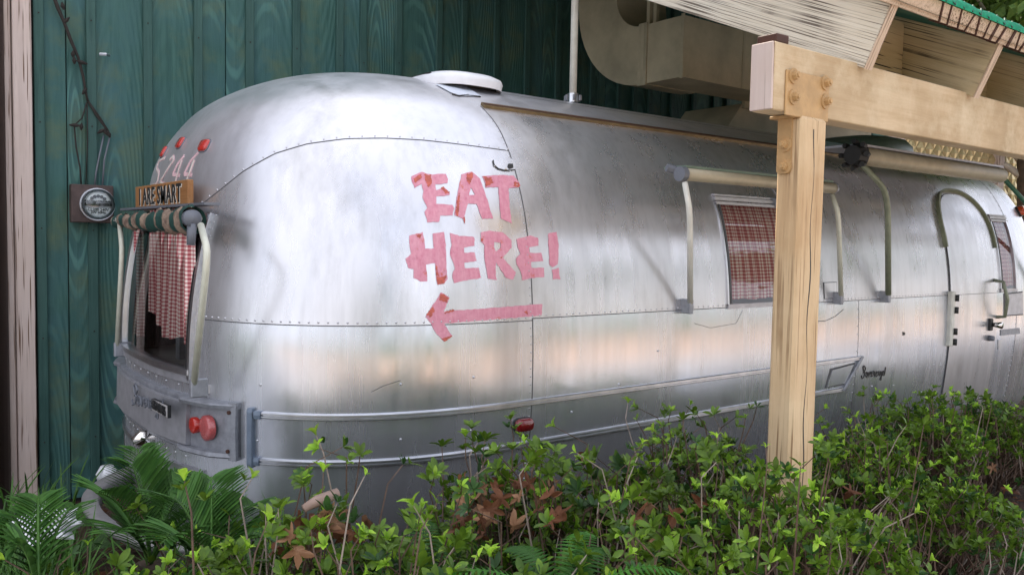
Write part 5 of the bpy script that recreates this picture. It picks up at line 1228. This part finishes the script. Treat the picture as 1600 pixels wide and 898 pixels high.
DL = [(495,820,2.0,.075,0,'brown dead leaf hanging below the dead branch'),(470,830,2.05,.05,1,'paler brown dead leaf left of the hanging brown leaf'),(430,858,1.9,.05,0,'reddish curled dead leaf low at left of the shrubs'),
 (560,835,1.9,.06,0,'narrow brown dead leaf dangling right of the dead branch'),(735,785,2.0,.07,0,'brown dead leaf at the left of the biggest leaf cluster under the red lamp'),(760,800,1.9,.06,1,'tan dead leaf in the middle of the biggest leaf cluster'),
 (782,752,2.0,.05,0,'brown dead leaf topmost in the biggest leaf cluster'),(845,775,1.95,.075,0,'large brown dead leaf below and right of the red lamp'),(815,815,1.85,.06,0,'curled brown dead leaf under the large one by the red lamp'),
 (800,800,1.9,.05,1,'pale brown dead leaf between its darker neighbours under the red lamp'),(830,838,1.8,.06,0,'upright narrow brown dead leaf low under the red lamp'),(870,830,1.8,.055,0,'brown dead leaf at the right foot of the leaf cluster'),
 (915,710,2.1,.04,0,'dark brown dead leaf high in the shrub right of the red lamp'),(1105,795,1.85,.07,0,'broad brown dead leaf in the shrub left of the post'),(1120,780,1.9,.05,1,'paler dead leaf lying over the broad leaf left of the post'),
 (1028,815,1.8,.045,1,'pale tan dead leaf left of the broad brown one'),(1190,760,1.6,.06,0,'dark brown dead leaf against the foot of the post'),(1015,850,1.5,.045,2,'light tan curled dead leaf low in the middle'),
 (1285,878,1.4,.055,2,'light orange curled dead leaf standing at the bottom right of the post'),(1222,800,1.6,.05,0,'brown dead leaf under the post foot'),(1420,660,2.2,.035,0,'small brown dead leaf high in the right shrub'),
 (1350,735,1.9,.05,0,'brown dead leaf in shade inside the shrub right of the post'),(1300,790,1.7,.05,0,'dark brown dead leaf deep behind twigs right of the post'),(1590,840,1.8,.07,1,'big tan dead leaf at the right edge'),
 (1555,860,1.8,.055,0,'brown dead leaf beside the big tan leaf at the right edge'),(1400,820,1.7,.045,0,'brown dead leaf under the bright tips at lower right'),(1370,870,1.5,.05,0,'upright brown dead leaf at the lower right bottom edge'),
 (1150,850,1.5,.04,0,'small brown dead leaf low between shrubs left of the post'),(700,700,2.3,.03,1,'tiny tan dead leaf on the trailer side of the shrubs'),(1060,870,1.45,.04,0,'brown dead leaf at the bottom edge left of the post'),
 (900,880,1.45,.05,1,'tan dead leaf at the bottom edge near the fern'),(960,800,1.8,.05,0,'brown dead leaf in the shade of the middle shrub')]
for k, (px, py, Y, sz, m_, lb) in enumerate(DL):
    if k == 28: continue
    deadleaf(px, py, Y+.16, sz*.9, [M_DEAD, M_DEADL, M_DEADL][m_], lb, k+3, m_ != 2)
R2 = random.Random(77)
CL = [(700,880,745,845,1.75,2.15,26,'brown leaf of the clump under the red lamp'),(440,580,800,870,1.8,2.1,10,'brown leaf below the dead branch'),(1080,1240,760,860,1.55,2.0,9,'brown leaf around the post foot'),
      (1290,1600,700,890,1.6,2.1,16,'brown leaf in the right shrubs'),(960,1080,780,890,1.5,1.9,8,'brown leaf left of the post')]
def LB(lb, k, n_): return (lb, k, n_)
def DLQ(xa, xb, ya, yb, Ya, Yb, lb, k, n_, seed, _l):
    cols = max(1, round(math.sqrt(n_*(xb-xa)/(yb-ya)/1.3))); rows = -(-n_//cols); i, j = k % cols, k//cols
    px = xa+(xb-xa)*(i+R2.uniform(.15, .85))/cols; py = ya+(yb-ya)*(j+R2.uniform(.15, .85))/rows
    sz = R2.uniform(.03, .06); m_ = R2.choice((M_DEAD, M_DEAD, M_DEADL))
    ordn = ('first', 'second', 'third', 'fourth', 'fifth', 'sixth', 'seventh', 'eighth', 'ninth', 'tenth', 'eleventh')[i]
    rn = {1: ['only'], 2: ['upper', 'lower']}.get(rows, ['top', 'upper', 'middle', 'lower', 'bottom', 'lowest'][:rows])[j] if rows > 1 else 'single'
    where = lb.split(' leaf ')[1]
    deadleaf(px, py, R2.uniform(Ya, Yb), sz, m_, ('pale tan' if m_ is M_DEADL else 'brown')+' leaf '+ordn+' from left in '+rn+' row '+where.replace('of the clump ', ''), seed)
for (xa, xb, ya, yb, Ya, Yb, n_, lb) in CL:
    for k in range(n_): DLQ(xa, xb, ya, yb, Ya, Yb, *LB(lb, k, n_), 200+int(xa)+k, True)
# litter of leaves over the soil
mb = MB(); R_ = random.Random(5)
for k in range(1500):
    x, y = R_.uniform(.2, 8), R_.uniform(1.2, 5.2); z = R_.uniform(.01,.06); a = R_.uniform(0, 6.3); s0 = R_.uniform(.02,.06); t1 = np.array([math.cos(a), math.sin(a), R_.uniform(-.3,.3)])*s0; t2 = np.array([-math.sin(a), math.cos(a), R_.uniform(-.3,.3)])*s0*.7; c = np.array([x,y,z+.02])
    mb.add([c-t1, c+t2, c+t1, c-t2, c+[0,0,.01]], [(0,1,4),(1,2,4),(2,3,4),(3,0,4)])
o = mb.build('leaf_litter', M_DEAD, None, stuff=True); tag(o, 'carpet of brown leaf litter on the soil under the shrubs', 'leaf litter')
# dead branch, white plastic
b0, b1 = PT(474, 794, Y=1.95), PT(528, 770, Y=1.95); mb = MB(); mb.tube([b0, (b0*.6+b1*.4)+[0,0,.004], b1], [.010,.015,.014], 9); o = mb.build('dead_branch', M_BRANCH, None, True); recenter(o); tag(o, 'short thick bare dead branch lying on the shrub below the left end of the rail', 'branch')
wc = PT(75, 825, Y=2.95); mb = MB(); n = 20; m = 8; R_ = random.Random(3); vs = []
for j in range(m+1):
    for i in range(n):
        a = 2*PI*i/n; el = -.3+(PI/2+.3)*j/m; k_r = 1+.22*math.sin(5*a+2*j)+.12*R_.uniform(-1,1); vs.append(wc+np.array([.085*k_r*math.cos(a)*math.cos(el), .07*k_r*math.sin(a)*math.cos(el), .07*math.sin(el)*k_r]))
mb.add(vs, [(j*n+i, j*n+(i+1)%n, (j+1)*n+(i+1)%n, (j+1)*n+i) for j in range(m) for i in range(n)]+[tuple(m*n+i for i in range(n))]); o = mb.build('plastic_bag', M_WHITE, None); recenter(o); tag(o, 'crumpled white plastic bag among the fronds at the lower left', 'bag')

# ------------------------------------------------------------------ trees (beyond the canopy, and those mirrored in the metal)
def tree(x, y, h, r, lb, seed, pale=False, nleaf=5000, ls=.09, gp=None, zc=None):
    R_ = np.random.default_rng(seed); t0 = thing('tree', lb, 'tree', (x, y, 0), gp); q = MB()
    q.tube([(x, y, -.1), (x+.1, y, h*.3), (x, y+.1, h*.55), (x+.1, y, h*.8)], [.22,.17,.12,.05], 9); q.build('trunk', M_BARK, t0, True); bl = MB(); cl = []
    for k in range(22):
        a = R_.uniform(0, 2*PI); el = R_.uniform(-.2, 1.1); rad = r*R_.uniform(.55, 1); z0 = h*R_.uniform(.35,.6)
        tip = np.array([x+rad*math.cos(a)*math.cos(el), y+rad*math.sin(a)*math.cos(el), h*.62+rad*math.sin(el)*.8]); s0 = np.array([x, y, z0]); mid = (s0+tip)/2+R_.normal(size=3)*.25
        bl.tube([s0, mid, tip], [.055,.035,.012], 5, False); cl += [tip, mid*.4+tip*.6]
    bl.build('limbs', M_BARKP if pale else M_BARK, t0, True)
    n = nleaf; ci = R_.integers(0, len(cl), n); c = np.array(cl)[ci]+R_.normal(size=(n,3))*r*.17; t = R_.normal(size=(n,3)); t /= np.linalg.norm(t, axis=1)[:,None]; b = np.cross(t, R_.normal(size=(n,3))); b /= np.linalg.norm(b, axis=1)[:,None]
    s0 = R_.uniform(.6,1.4,(n,1))*ls; V = np.stack([c-t*s0, c+b*s0*.45, c+t*s0, c-b*s0*.45], 1).reshape(-1,3)-np.array([x,y,0])
    me = bpy.data.meshes.new('crown'); me.from_pydata(V.tolist(), [], [(4*i,4*i+1,4*i+2,4*i+3) for i in range(n)]); me.materials.append(M_CROWN); o = link(bpy.data.objects.new('crown', me), t0); o['kind'] = 'stuff'
tc_ = ray(1570, 20); tp = CAM+tc_*(14/np.linalg.norm(tc_)); print('tree at', tp)
tree(tp[0]+.6, tp[1]-.2, tp[2]*1.45, 2.6, 'leafy tree with pale bare branches seen above the canopy at the top right', 3, True, 9000, .11)
for k, (x, y, h, r) in enumerate([(-4, -10, 5.2, 2.3), (6.5, -11, 4.6, 2.0), (13, -10, 5.5, 2.6), (19, -7, 5.5, 2.6), (26, -9, 6, 2.6)]):
    tree(x, y, h, r, ['round tree mirrored in the left of the metal skin', 'smaller tree mirrored in the middle of the metal skin', 'broad tree mirrored beside the side window', 'tree mirrored in the trailer door', 'far tree mirrored at the front end of the trailer'][k], 20+k, False, 5000, .16, 'trees across the path mirrored in the trailer')
# shrub mass shadowing the front of the trailer at the right edge
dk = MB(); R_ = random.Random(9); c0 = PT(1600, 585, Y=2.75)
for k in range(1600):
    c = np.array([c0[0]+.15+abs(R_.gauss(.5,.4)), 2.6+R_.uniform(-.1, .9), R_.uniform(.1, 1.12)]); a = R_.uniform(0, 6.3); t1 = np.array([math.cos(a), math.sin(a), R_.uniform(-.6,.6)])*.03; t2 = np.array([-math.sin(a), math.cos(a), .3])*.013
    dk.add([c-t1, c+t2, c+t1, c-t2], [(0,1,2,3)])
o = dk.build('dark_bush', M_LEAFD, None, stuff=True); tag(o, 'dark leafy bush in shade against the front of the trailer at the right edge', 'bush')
bpy.context.view_layer.update()
print('objects', len(bpy.data.objects), 'tris', sum(len(o.data.polygons)*2 for o in bpy.data.objects if o.type == 'MESH'))
